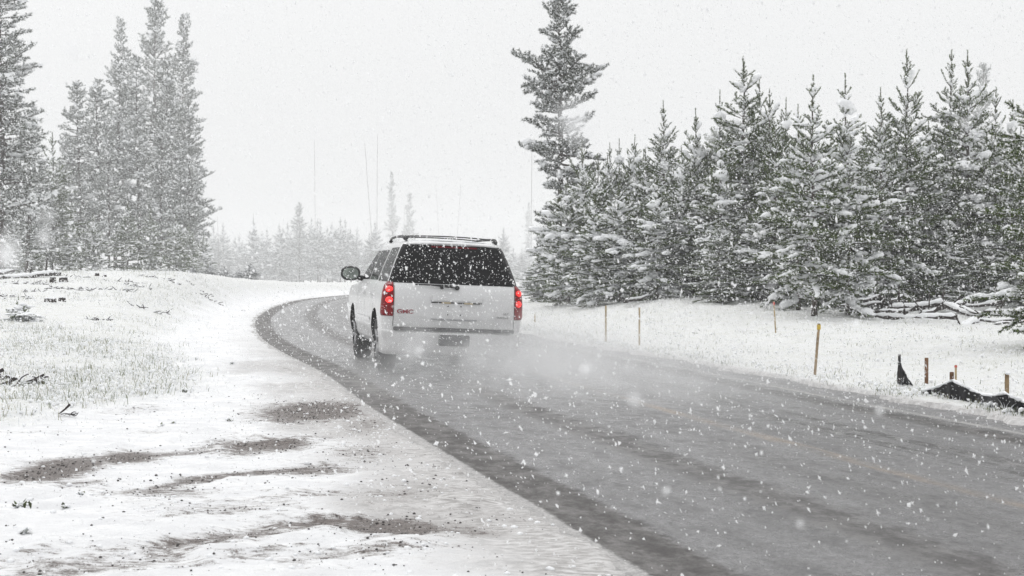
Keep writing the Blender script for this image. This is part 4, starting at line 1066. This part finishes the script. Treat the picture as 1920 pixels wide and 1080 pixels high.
co = np.zeros(len(bme2.vertices) * 3, np.float32); bme2.vertices.foreach_get('co', co); co = rollv(co.reshape(-1, 3)); bme2.vertices.foreach_set('co', co.astype(np.float32).ravel()); bme2.update()
try: bme2.set_sharp_from_angle(angle=R(38))
except Exception: pass
body = link('body', bme2, CAR)

def rear_patch(name, x0f, x1f, z0, z1, off, mt_, parent, nx_=40, nz_=10, thick=.0):
    """sheet following the rear face; x limits may depend on z"""
    V = []
    for z in np.linspace(z0, z1, nz_):
        a, b = x0f(z), x1f(z)
        for x in np.linspace(a, b, nx_):
            hw = lv(z)[0]; k = max(0, (abs(x) - (hw - .2)) / .2)
            V.append((x + math.copysign(off * k, x), rear_y(x, z) - off * (1 - .5 * k), z))
    i = np.arange(nz_ - 1)[:, None] * nx_ + np.arange(nx_ - 1)[None]
    Q = np.stack([i, i + 1, i + 1 + nx_, i + nx_], -1).reshape(-1, 4)
    o = link(name, np_mesh(name, rollv(V), Q, [mt_], True), parent)
    if thick: md = o.modifiers.new('t', 'SOLIDIFY'); md.thickness = thick; md.offset = 1
    return o
def side_patch(name, sgn, ya, yb, z0, z1, off, mt_, parent, ny_=14, nz_=8):
    V = []
    for z in np.linspace(z0, z1, nz_):
        a, b = ya(z), yb(z)
        for y in np.linspace(a, b, ny_): V.append((sgn * (side_x(y, z) + off), y, z))
    i = np.arange(nz_ - 1)[:, None] * ny_ + np.arange(ny_ - 1)[None]
    Q = np.stack([i, i + 1, i + 1 + ny_, i + ny_], -1).reshape(-1, 4)
    if sgn > 0: pass
    else: Q = Q[:, ::-1]
    return link(name, np_mesh(name, rollv(V), Q, [mt_], True), parent)
rg = rear_patch('rear_window', lambda z: -(lv(z)[0] - .010), lambda z: lv(z)[0] - .010, 1.262, 1.812, .006, M['glass'], CAR, 60, 12)
side_z = (1.285, 1.735)
for sg in (-1, 1):
    side_patch('quarter_window', sg, lambda z: rear_y(lv(z)[0] - .01, z) + .06, lambda z: 1.26 - .05 * (z - 1.28), 1.272, 1.765, .006, M['glass'], CAR)
    side_patch('side_window', sg, lambda z: 1.40, lambda z: 2.32, *side_z, .006, M['glass'], CAR)
    side_patch('side_window', sg, lambda z: 2.42, lambda z: min(3.40, lv(z)[2] - .24), *side_z, .006, M['glass'], CAR)
    side_patch('body_moulding', sg, lambda z: 1.62, lambda z: 3.45, .66, .72, .012, M['paint'], CAR, 20, 3)
    for ye in (1.33, 2.37, 3.42):
        side_patch('door_gap', sg, lambda z: ye - .004, lambda z: ye + .004, .50, 1.24, .002, M['gap'], body, 2, 20)
    for yh in (1.55, 2.55):
        m = MB(); xh = sg * (side_x(yh, 1.08) + .03); m.box((xh, yh, 1.08), (.03, .2, .035), .012); m.box((xh - sg * .02, yh - .08, 1.08), (.05, .03, .03), .008); m.box((xh - sg * .02, yh + .08, 1.08), (.05, .03, .03), .008)
        m.build('door_handle', M['paint'], CAR, roll=True)
# windscreen
Vw = []
for z in np.linspace(1.27, 1.78, 6):
    hw, yr, yf_, rr, rf = lv(z)
    for x in np.linspace(-(hw - rf * .8), hw - rf * .8, 12): Vw.append((x, yf_ + .05 * (1 - (x / hw) ** 2) + .008, z))
i = np.arange(5)[:, None] * 12 + np.arange(11)[None]; link('windscreen', np_mesh('windscreen', rollv(Vw), np.stack([i, i + 12, i + 13, i + 1], -1).reshape(-1, 4), [M['glass']], True), CAR)
# taillights: wrap round the corner
def corner_path(z, sg, xin, yout, n=18):
    hw, yr, yf_, rr, rf = lv(z); P = []
    a0 = 0.0
    if xin < hw - rr:
        for a in np.linspace(xin, hw - rr, 5): P.append((a, rear_y(a, z)))
    else: a0 = math.asin(min(.95, (xin - hw + rr) / rr))
    for a in np.linspace(a0, math.pi / 2, n - (6 if xin < hw - rr else 1))[(1 if xin < hw - rr else 0):]: x = hw - rr + rr * math.sin(a); P.append((x, yr + .035 * (x / hw) ** 2 + rr - rr * math.cos(a)))
    P.append((hw, max(yout, P[-1][1] + .01))); P = np.array(P)
    T = np.gradient(P, axis=0); T /= np.linalg.norm(T, axis=1)[:, None]; Nn = np.stack([T[:, 1], -T[:, 0]], 1)
    return P, Nn
def corner_shell(name, sg, z0, z1, xin, yout, off, mt_, parent, nz_=12):
    V = []
    for q, z in enumerate(np.linspace(z0, z1, nz_)):
        P, Nn = corner_path(z, sg, xin, yout); e_ = off * (.35 if q in (0, nz_ - 1) else 1); P = P + Nn * e_
        for p in P: V.append((sg * p[0], p[1], z))
    n = len(P); i = np.arange(nz_ - 1)[:, None] * n + np.arange(n - 1)[None]; Q = np.stack([i, i + 1, i + 1 + n, i + n], -1).reshape(-1, 4)
    if sg < 0: Q = Q[:, ::-1]
    o = link(name, np_mesh(name, rollv(V), Q, [mt_], True), parent); md = o.modifiers.new('t', 'SOLIDIFY'); md.thickness = .03; md.offset = -1
    return o
for sg in (-1, 1):
    tl = corner_shell('taillight', sg, .79, 1.27, .868, .235, .022, M['lens'], CAR)
    for zc in (1.165, 1.015):
        bm = bmesh.new(); bmesh.ops.create_icosphere(bm, subdivisions=2, radius=1); xc = .928
        for v in bm.verts: v.co = Vector((sg * xc + v.co.x * .05, rear_y(xc, zc) - .03 + v.co.y * .026 + v.co.x * sg * .035, zc + v.co.z * .045))
        m = MB(); m.bm(bm); m.build('lamp', M['lens_lit'], tl, True, roll=True)
# rear bumper
V = []; prof = [(.25, .0), (.265, .04), (.32, .058), (.42, .064), (.50, .07), (.565, .066), (.592, .045), (.598, .0)]
for z, o_ in prof:
    Pr, Nr = corner_path(max(z, .45), 1, 0.0, .62, 22); Pr = Pr + Nr * (o_ * np.interp(Pr[:, 0], [0, .7, 1.0], [1, 1, .25]))[:, None]
    full = [(-p[0], p[1]) for p in Pr[::-1]] + [tuple(p) for p in Pr[1:]]
    for p in full: V.append((p[0], p[1], z))
n = len(full); i = np.arange(len(prof) - 1)[:, None] * n + np.arange(n - 1)[None]; Q = np.stack([i, i + 1, i + 1 + n, i + n], -1).reshape(-1, 4)
bump = link('rear_bumper', np_mesh('rear_bumper', rollv(V), Q, [M['paint']], True), CAR)
m = MB(); m.box((0, -.036, .475), (.44, .03, .155), .012); m.build('plate_recess', M['blackp'], bump, roll=True)
m = MB(); m.box((0, -.056, .475), (.415, .012, .13), .006); m.build('licence_plate', M['plate'], bump, roll=True)
# tailgate details
m = MB(); m.box((0, .0, .622), (1.72, .085, .05), .01); m.build('tailgate_strip', M['blackp'], CAR, roll=True)
def line_patch(x0, x1, z0, z1, w=.008):
    V = []; n_ = 14
    for k in range(n_):
        f = k / (n_ - 1); x = x0 + (x1 - x0) * f; z = z0 + (z1 - z0) * f; y = rear_y(x, z) - .0025
        dx, dz = (w / 2, 0) if abs(x1 - x0) < abs(z1 - z0) else (0, w / 2)
        V += [(x - dx, y, z - dz), (x + dx, y, z + dz)]
    i = np.arange(n_ - 1) * 2; return np.array(V), np.stack([i, i + 1, i + 3, i + 2], 1)
m = MB()
for a in [(-.862, -.862, .65, 1.25), (.862, .862, .65, 1.25)]: m.add(*line_patch(*a))
m.build('tailgate_gap', M['gap'], body, roll=True)
m = MB(); m.box((.02, rear_y(0, 1.06) - .012, 1.055), (.74, .045, .085), .018); ht = m.build('handle_trim', M['paint'], CAR, smooth=False, roll=True)
m = MB(); m.box((.02, rear_y(0, 1.0) - .006, 1.004), (.72, .022, .016), .004); m.build('handle_slot', M['blackp'], ht, roll=True)
for xx in (-.13, .19):
    m = MB(); m.box((xx, rear_y(0, 1.0) - .016, 1.0), (.13, .014, .022), .004); m.build('plate_lamp', M['amber'], ht, roll=True)
m = MB(); m.box((-.01, rear_y(0, .76) - .005, .765), (.66, .02, .02), .006); m.build('lower_ledge', M['alloy'], CAR, roll=True)
m = MB()
for xx in (-.1, .085):
    for zz in (.955, .835): m.tube([(xx, rear_y(xx, zz) + .004, zz), (xx, rear_y(xx, zz) - .006, zz)], .009, 8)
m.build('plate_screws', M['blackp'], CAR, roll=True)
# wiper
m = MB(); yw = rear_y(0, 1.235) - .05
m.tube([(.02, yw + .05, 1.215), (.02, yw, 1.215)], .032, 12); wp = m.build('wiper', M['blackp'], CAR, roll=True)
m = MB(); m.tube([(.02, yw, 1.215), (-.2, yw - .008, 1.232), (-.38, yw, 1.243)], [.014, .012, .009], 6); m.box((-.30, yw + .012, 1.244), (.56, .02, .02), .005); m.tube([(-.2, yw + .03, 1.215), (-.2, yw - .01, 1.215)], .026, 10); m.build('wiper_arm', M['blackp'], wp, roll=True)
rear_patch('stop_lamp', lambda z: -.33, lambda z: .33, 1.776, 1.800, .012, M['lens_dim'], CAR, 12, 3)
# spoiler lip over the window
m = MB(); P = [(x, rear_y(x, 1.83) - .035, 1.838 - .022 * (x / .66) ** 2) for x in np.linspace(-.66, .66, 21)]; m.tube(P, .024, 8, sq=.7); m.build('spoiler', M['paint'], CAR, True, roll=True)
def text(s, size, x, z, mt_, name, parent, bold=0.0):
    cu = bpy.data.curves.new(name, 'FONT'); cu.body = s; cu.size = size; cu.extrude = .004; cu.offset = bold; cu.align_x = 'LEFT'
    to = bpy.data.objects.new('t', cu); COL.objects.link(to); bpy.context.view_layer.update()
    me_ = bpy.data.meshes.new_from_object(to.evaluated_get(bpy.context.evaluated_depsgraph_get())); bpy.data.objects.remove(to)
    co = np.zeros(len(me_.vertices) * 3, np.float32); me_.vertices.foreach_get('co', co); co = co.reshape(-1, 3)
    V = np.stack([co[:, 0] * 1.35 + x, np.array([rear_y(q * 1.35 + x, z) for q in co[:, 0]]) - .006 + -co[:, 2], co[:, 1] + z], 1)
    me_.vertices.foreach_set('co', rollv(V).astype(np.float32).ravel()); me_.update(); me_.materials.clear(); me_.materials.append(mt_)
    return link(name, me_, parent)
text('GMC', .078, -.82, .835, M['badge'], 'badge', CAR, .002)
text('SLT', .04, .70, .86, M['chrome'], 'badge', CAR); text('YUKON', .036, .60, .805, M['chrome'], 'badge', CAR)
# mirrors
for sg in (-1, 1):
    bm = bmesh.new(); bmesh.ops.create_uvsphere(bm, u_segments=20, v_segments=12, radius=1)
    for v in bm.verts:
        c_ = v.co; sq = lambda q: math.copysign(abs(q) ** .8, q)
        y_ = c_.y * .09; y_ = max(y_, -.045); v.co = Vector((sg * 1.135 + sq(c_.x) * .16, 3.33 + y_, 1.365 + sq(c_.z) * .118))
    m = MB(); m.bm(bm); m.tube([(sg * .93, 3.38, 1.29), (sg * 1.04, 3.36, 1.31)], [.045, .04], 8); mo = m.build('wing_mirror', M['blackp'], CAR, True, roll=True)
    bm = bmesh.new(); bmesh.ops.create_circle(bm, cap_ends=True, segments=24, radius=1)
    for v in bm.verts: v.co = Vector((sg * 1.135 + math.copysign(abs(v.co.x) ** .8, v.co.x) * .125, 3.279, 1.365 + math.copysign(abs(v.co.y) ** .8, v.co.y) * .088))
    bmesh.ops.recalc_face_normals(bm, faces=bm.faces); m = MB(); m.bm(bm); m.build('mirror_glass', M['mirror'], mo, roll=True)
# roof rack
m = MB()
for sg in (-1, 1):
    P = [(sg * .655, .50, 1.865), (sg * .66, .56, 1.915), (sg * .655, .75, 1.935), (sg * .64, 1.6, 1.94), (sg * .635, 2.2, 1.925), (sg * .63, 2.42, 1.875)]
    m = MB(); m.tube(catmull(np.array(P), 4), .018, 8); m.box((sg * .655, .6, 1.895), (.06, .16, .05), .015); m.box((sg * .635, 2.3, 1.885), (.05, .14, .05), .015); m.build('roof_rail', M['blackp'], CAR, True, roll=True)
for yy in (.82, 1.75):
    P = [(x, yy, 1.955 - .02 * (x / .65) ** 2) for x in np.linspace(-.64, .64, 15)]; m = MB(); m.tube(P, .017, 8, sq=.55); m.build('roof_bar', M['blackp'], CAR, True, roll=True)
# underbody and exhaust
m = MB(); m.box((0, 2.5, .34), (1.5, 4.5, .12), .03); m.tube([(-.7, 1.08, .37), (.7, 1.08, .37)], .05, 10); m.box((0, 1.08, .36), (.26, .3, .24), .08); m.box((.2, .4, .36), (.8, .3, .2), .06); m.build('underbody', M['blackp'], CAR)
m = MB(); m.tube([(.62, .5, .3), (.62, .08, .29)], .032, 12); m.build('exhaust_pipe', M['alloy'], CAR, True)
# wheels
def wheel(x, y):
    sgn = 1 if x > 0 else -1; prof_ = [(.22, .0), (.27, .0), (.365, .012), (.392, .035), (.398, .08), (.398, .185), (.392, .23), (.365, .253), (.27, .265), (.22, .265)]
    V = []; n = 40
    for r, w in prof_:
        for a in np.linspace(0, 2 * np.pi, n, endpoint=False): V.append((x + sgn * (.0 - w), y + r * math.cos(a), .398 + r * math.sin(a)))
    i = np.arange(len(prof_) - 1)[:, None] * n; j = np.arange(n)[None]; j2 = (j + 1) % n
    o = link('wheel', np_mesh('wheel', V, np.stack([i + j, i + j2, i + n + j2, i + n + j], -1).reshape(-1, 4), [M['rubber']], True), CAR)
    m = MB(); m.tube([(x - sgn * .03, y, .398), (x - sgn * .2, y, .398)], .05, 14); m.tube([(x - sgn * .16, y, .398), (x - sgn * .17, y, .398)], .235, 24)
    for k in range(6):
        a = k * math.pi / 3; m.tube([(x - sgn * .04, y + .03 * math.cos(a), .398 + .03 * math.sin(a)), (x - sgn * .02, y + .232 * math.cos(a), .398 + .232 * math.sin(a))], [.035, .026], 6)
    m.build('rim', M['alloy'], o, True)
for wx in (-.965, .965):
    for wy in (1.08, 4.02): wheel(wx, wy)
for sg in (-1, 1):
    m = MB(); m.box((sg * .86, .58, .36), (.24, .012, .26), .004); m.build('mud_flap', M['blackp'], CAR)
# settled snow on the roof edge behind the rack
k = 200; P = np.stack([rs.uniform(-.6, .6, k), rs.uniform(.5, 2.2, k), np.full(k, 1.885)], 1); P[:, 2] -= .03 * (np.abs(P[:, 0]) / .6) ** 3; sz = .02 + .03 * rs.rand(k, 1); e3 = np.eye(3)
bV, bF = blobs(P, e3[0] * sz * 2, e3[1] * sz * 2, e3[2] * sz * .25); link('roof_snow', np_mesh('roof_snow', rollv(bV), bF, [M['snow']], True), CAR)

# ------------------------------------------------------------------ spray thrown up by the wheels
def spray():
    bm = bmesh.new(); bmesh.ops.create_cube(bm, size=1)
    for v in bm.verts: v.co = Vector(((v.co.x) * 7.0 + .6, v.co.y * 13.5 - 2.2, (v.co.z + .5) * 1.9 + .012))
    bmesh.ops.subdivide_edges(bm, edges=bm.edges[:], cuts=1)
    me_ = bpy.data.meshes.new('road_spray'); bm.to_mesh(me_); bm.free()
    o = link('road_spray', me_); o.location = CAR.location; o.rotation_euler = CAR.rotation_euler
    tag(o, 'white cloud of spray whirled up behind the wheels of the car', 'spray', kind='stuff')
    m = bpy.data.materials.new('fine_spray'); m.use_nodes = True; t = m.node_tree; t.nodes.clear(); LK = t.links.new
    outn = t.nodes.new('ShaderNodeOutputMaterial'); pv = t.nodes.new('ShaderNodeVolumePrincipled'); LK(pv.outputs[0], outn.inputs['Volume'])
    pv.inputs['Color'].default_value = (.97, .975, .98, 1)
    co = t.nodes.new('ShaderNodeTexCoord')
    nz = t.nodes.new('ShaderNodeTexNoise'); nz.inputs['Scale'].default_value = 2.3; nz.inputs['Detail'].default_value = 6; nz.inputs['Distortion'].default_value = .9; LK(co.outputs['Object'], nz.inputs['Vector'])
    mrn = t.nodes.new('ShaderNodeMapRange'); mrn.inputs[1].default_value = .36; mrn.inputs[2].default_value = .66; mrn.inputs[3].default_value = .12; mrn.inputs[4].default_value = 1.9; LK(nz.outputs[0], mrn.inputs[0])
    tot = None
    for c_, r_, a_ in [((.75, -1.3, .30), (1.2, 1.6, .38), .44), ((-.62, -.55, .30), (.25, .5, .38), .9), ((1.6, -3.4, .08), (1.4, 2.4, .44), .30), ((1.6, .4, .2), (.6, 1.8, .42), .42),
                       ((-1.15, .2, .1), (.3, .8, .2), .2), ((-.2, -3.4, .1), (1.7, 1.8, .24), .16), ((.2, -.5, .15), (1.0, .5, .24), .3)]:
        s = t.nodes.new('ShaderNodeVectorMath'); s.operation = 'SUBTRACT'; LK(co.outputs['Object'], s.inputs[0]); s.inputs[1].default_value = c_
        d = t.nodes.new('ShaderNodeVectorMath'); d.operation = 'DIVIDE'; LK(s.outputs[0], d.inputs[0]); d.inputs[1].default_value = r_
        q = t.nodes.new('ShaderNodeVectorMath'); q.operation = 'DOT_PRODUCT'; LK(d.outputs[0], q.inputs[0]); LK(d.outputs[0], q.inputs[1])
        ng = t.nodes.new('ShaderNodeMath'); ng.operation = 'MULTIPLY'; ng.inputs[1].default_value = -1; LK(q.outputs['Value'], ng.inputs[0])
        ex = t.nodes.new('ShaderNodeMath'); ex.operation = 'EXPONENT'; LK(ng.outputs[0], ex.inputs[0])
        mu = t.nodes.new('ShaderNodeMath'); mu.operation = 'MULTIPLY'; mu.inputs[1].default_value = a_; LK(ex.outputs[0], mu.inputs[0])
        if tot is None: tot = mu.outputs[0]
        else:
            ad = t.nodes.new('ShaderNodeMath'); ad.operation = 'ADD'; LK(tot, ad.inputs[0]); LK(mu.outputs[0], ad.inputs[1]); tot = ad.outputs[0]
    fm = t.nodes.new('ShaderNodeMath'); fm.operation = 'MULTIPLY'; LK(tot, fm.inputs[0]); LK(mrn.outputs[0], fm.inputs[1]); LK(fm.outputs[0], pv.inputs['Density'])
    me_.materials.append(m)
spray()

# ------------------------------------------------------------------ falling snow
def flakes():
    rng = np.random.RandomState(2024)
    def pts(y0, y1, dens, mx=1.25):
        vol = (.72 * mx) * (.52) * (y1 ** 3 - y0 ** 3) / 3; n = int(vol * dens)
        y = (y0 ** 3 + (y1 ** 3 - y0 ** 3) * rng.rand(n)) ** (1 / 3)
        x = rng.uniform(-.36 * mx, .36 * mx, n) * y; z = CAMH + rng.uniform(-.28, .24, n) * y
        k = z > .12; return np.stack([x[k], y[k], z[k]], 1)
    A_ = pts(.6, 5, 34); B_ = pts(5, 24, 110)
    qx = 960 + A_[:, 0] / A_[:, 1] * F; qy = HOR - (A_[:, 2] - CAMH) / A_[:, 1] * F
    A_ = A_[~((qx > 640) & (qx < 1000) & (qy > 430) & (qy < 720) & (A_[:, 1] < 2.6))]
    # flakes drifting close past the lens
    A2 = np.array([((px - 960) / F * y, y, CAMH - (py - HOR) / F * y) for px, py, y in [(1078, 222, .27), (1085, 250, .33), (8, 487, .36), (86, 405, .5), (85, 445, .6), (788, 655, .95),
        (1190, 745, .6), (1100, 690, .8), (650, 190, .9), (1810, 230, .8), (470, 900, .7), (1650, 770, .9), (1250, 920, 1.0), (1330, 256, .8), (420, 30, .6), (140, 95, .5), (1500, 985, .9)]]); C_ = pts(24, 46, 13)
    # each flake: thin ragged plates of ice crystals locked together at angles
    pl = np.array([(1, 0, 0), (.1, .8, .1), (-1, .1, 0), (-.1, -.8, 0)], float)
    oct_v = np.vstack([pl, pl[:, [1, 2, 0]] * 1.01, pl[:, [2, 0, 1]] * .99]); q_ = np.array([(0, 1, 2), (0, 2, 3)]); oct_f = np.vstack([q_, q_ + 4, q_ + 8])
    tet_v = np.vstack([pl, pl[:, [1, 2, 0]]]); tet_f = np.vstack([q_, q_ + 4])
    Vs = []; Fs = []; off = 0
    def add(P, v, f, smin, smax, pw, st):
        nonlocal off
        n = len(P); s = smin + (smax - smin) * rng.rand(n, 1, 1) ** pw
        # clumped flakes: irregular corners, stretched along the fall
        Vv = v[None] * s * (1 + .55 * rng.randn(n, len(v), 1)).clip(.3, 2.2)
        a = nrm(rng.randn(n, 3)); b = nrm(np.cross(a, rng.randn(n, 3))); c = np.cross(a, b); Rm = np.stack([a, b * .85, c * .7], 1)
        Vv = np.einsum('nij,njk->nik', Vv, Rm)
        fall = nrm(np.array([[.35, 0, -1.0]])); Vv = Vv + (Vv @ fall.T) * fall[None] * (st * rng.rand(n, 1, 1))
        V = (P[:, None] + Vv).reshape(-1, 3); Fs.append(((np.arange(n) * len(v))[:, None, None] + f[None]).reshape(-1, 3) + off); Vs.append(V); off += len(V)
    add(A_, oct_v, oct_f, .0020, .0046, 2, .3); add(A2, oct_v, oct_f, .0022, .0034, 1, .3); add(B_, oct_v, oct_f, .0024, .0098, 3.6, .8); add(C_, tet_v, tet_f, .006, .013, 2, .6)
    print('flakes', len(A_), len(B_), len(C_))
    m = bpy.data.materials.new('snowflake'); m.use_nodes = True; t = m.node_tree; t.nodes.clear(); LK = t.links.new
    o_ = t.nodes.new('ShaderNodeOutputMaterial'); mx = t.nodes.new('ShaderNodeMixShader'); d = t.nodes.new('ShaderNodeBsdfDiffuse'); tr = t.nodes.new('ShaderNodeBsdfTranslucent')
    d.inputs[0].default_value = (.97, .975, .98, 1); tr.inputs[0].default_value = (.97, .975, .98, 1); mx.inputs[0].default_value = .5
    LK(d.outputs[0], mx.inputs[1]); LK(tr.outputs[0], mx.inputs[2]); LK(mx.outputs[0], o_.inputs[0])
    o = link('falling_snow', np_mesh('falling_snow', np.vstack(Vs), np.vstack(Fs), [m])); tag(o, 'snowflakes falling through the whole scene', 'snowfall', kind='stuff')
flakes()

# ------------------------------------------------------------------ haze
bm = bmesh.new(); bmesh.ops.create_cube(bm, size=1)
for v in bm.verts: v.co = Vector((v.co.x * 1400, v.co.y * 1100 + 420, -3 if v.co.z < 0 else 34))
hm = bpy.data.meshes.new('haze'); bm.to_mesh(hm); bm.free(); hz = link('haze', hm); tag(hz, kind='stuff')
m = bpy.data.materials.new('snow_haze'); m.use_nodes = True; t = m.node_tree; t.nodes.clear()
o_ = t.nodes.new('ShaderNodeOutputMaterial'); pv = t.nodes.new('ShaderNodeVolumePrincipled'); t.links.new(pv.outputs[0], o_.inputs['Volume'])
pv.inputs['Color'].default_value = (.985, .99, .995, 1); pv.inputs['Density'].default_value = .0014
hm.materials.append(m)
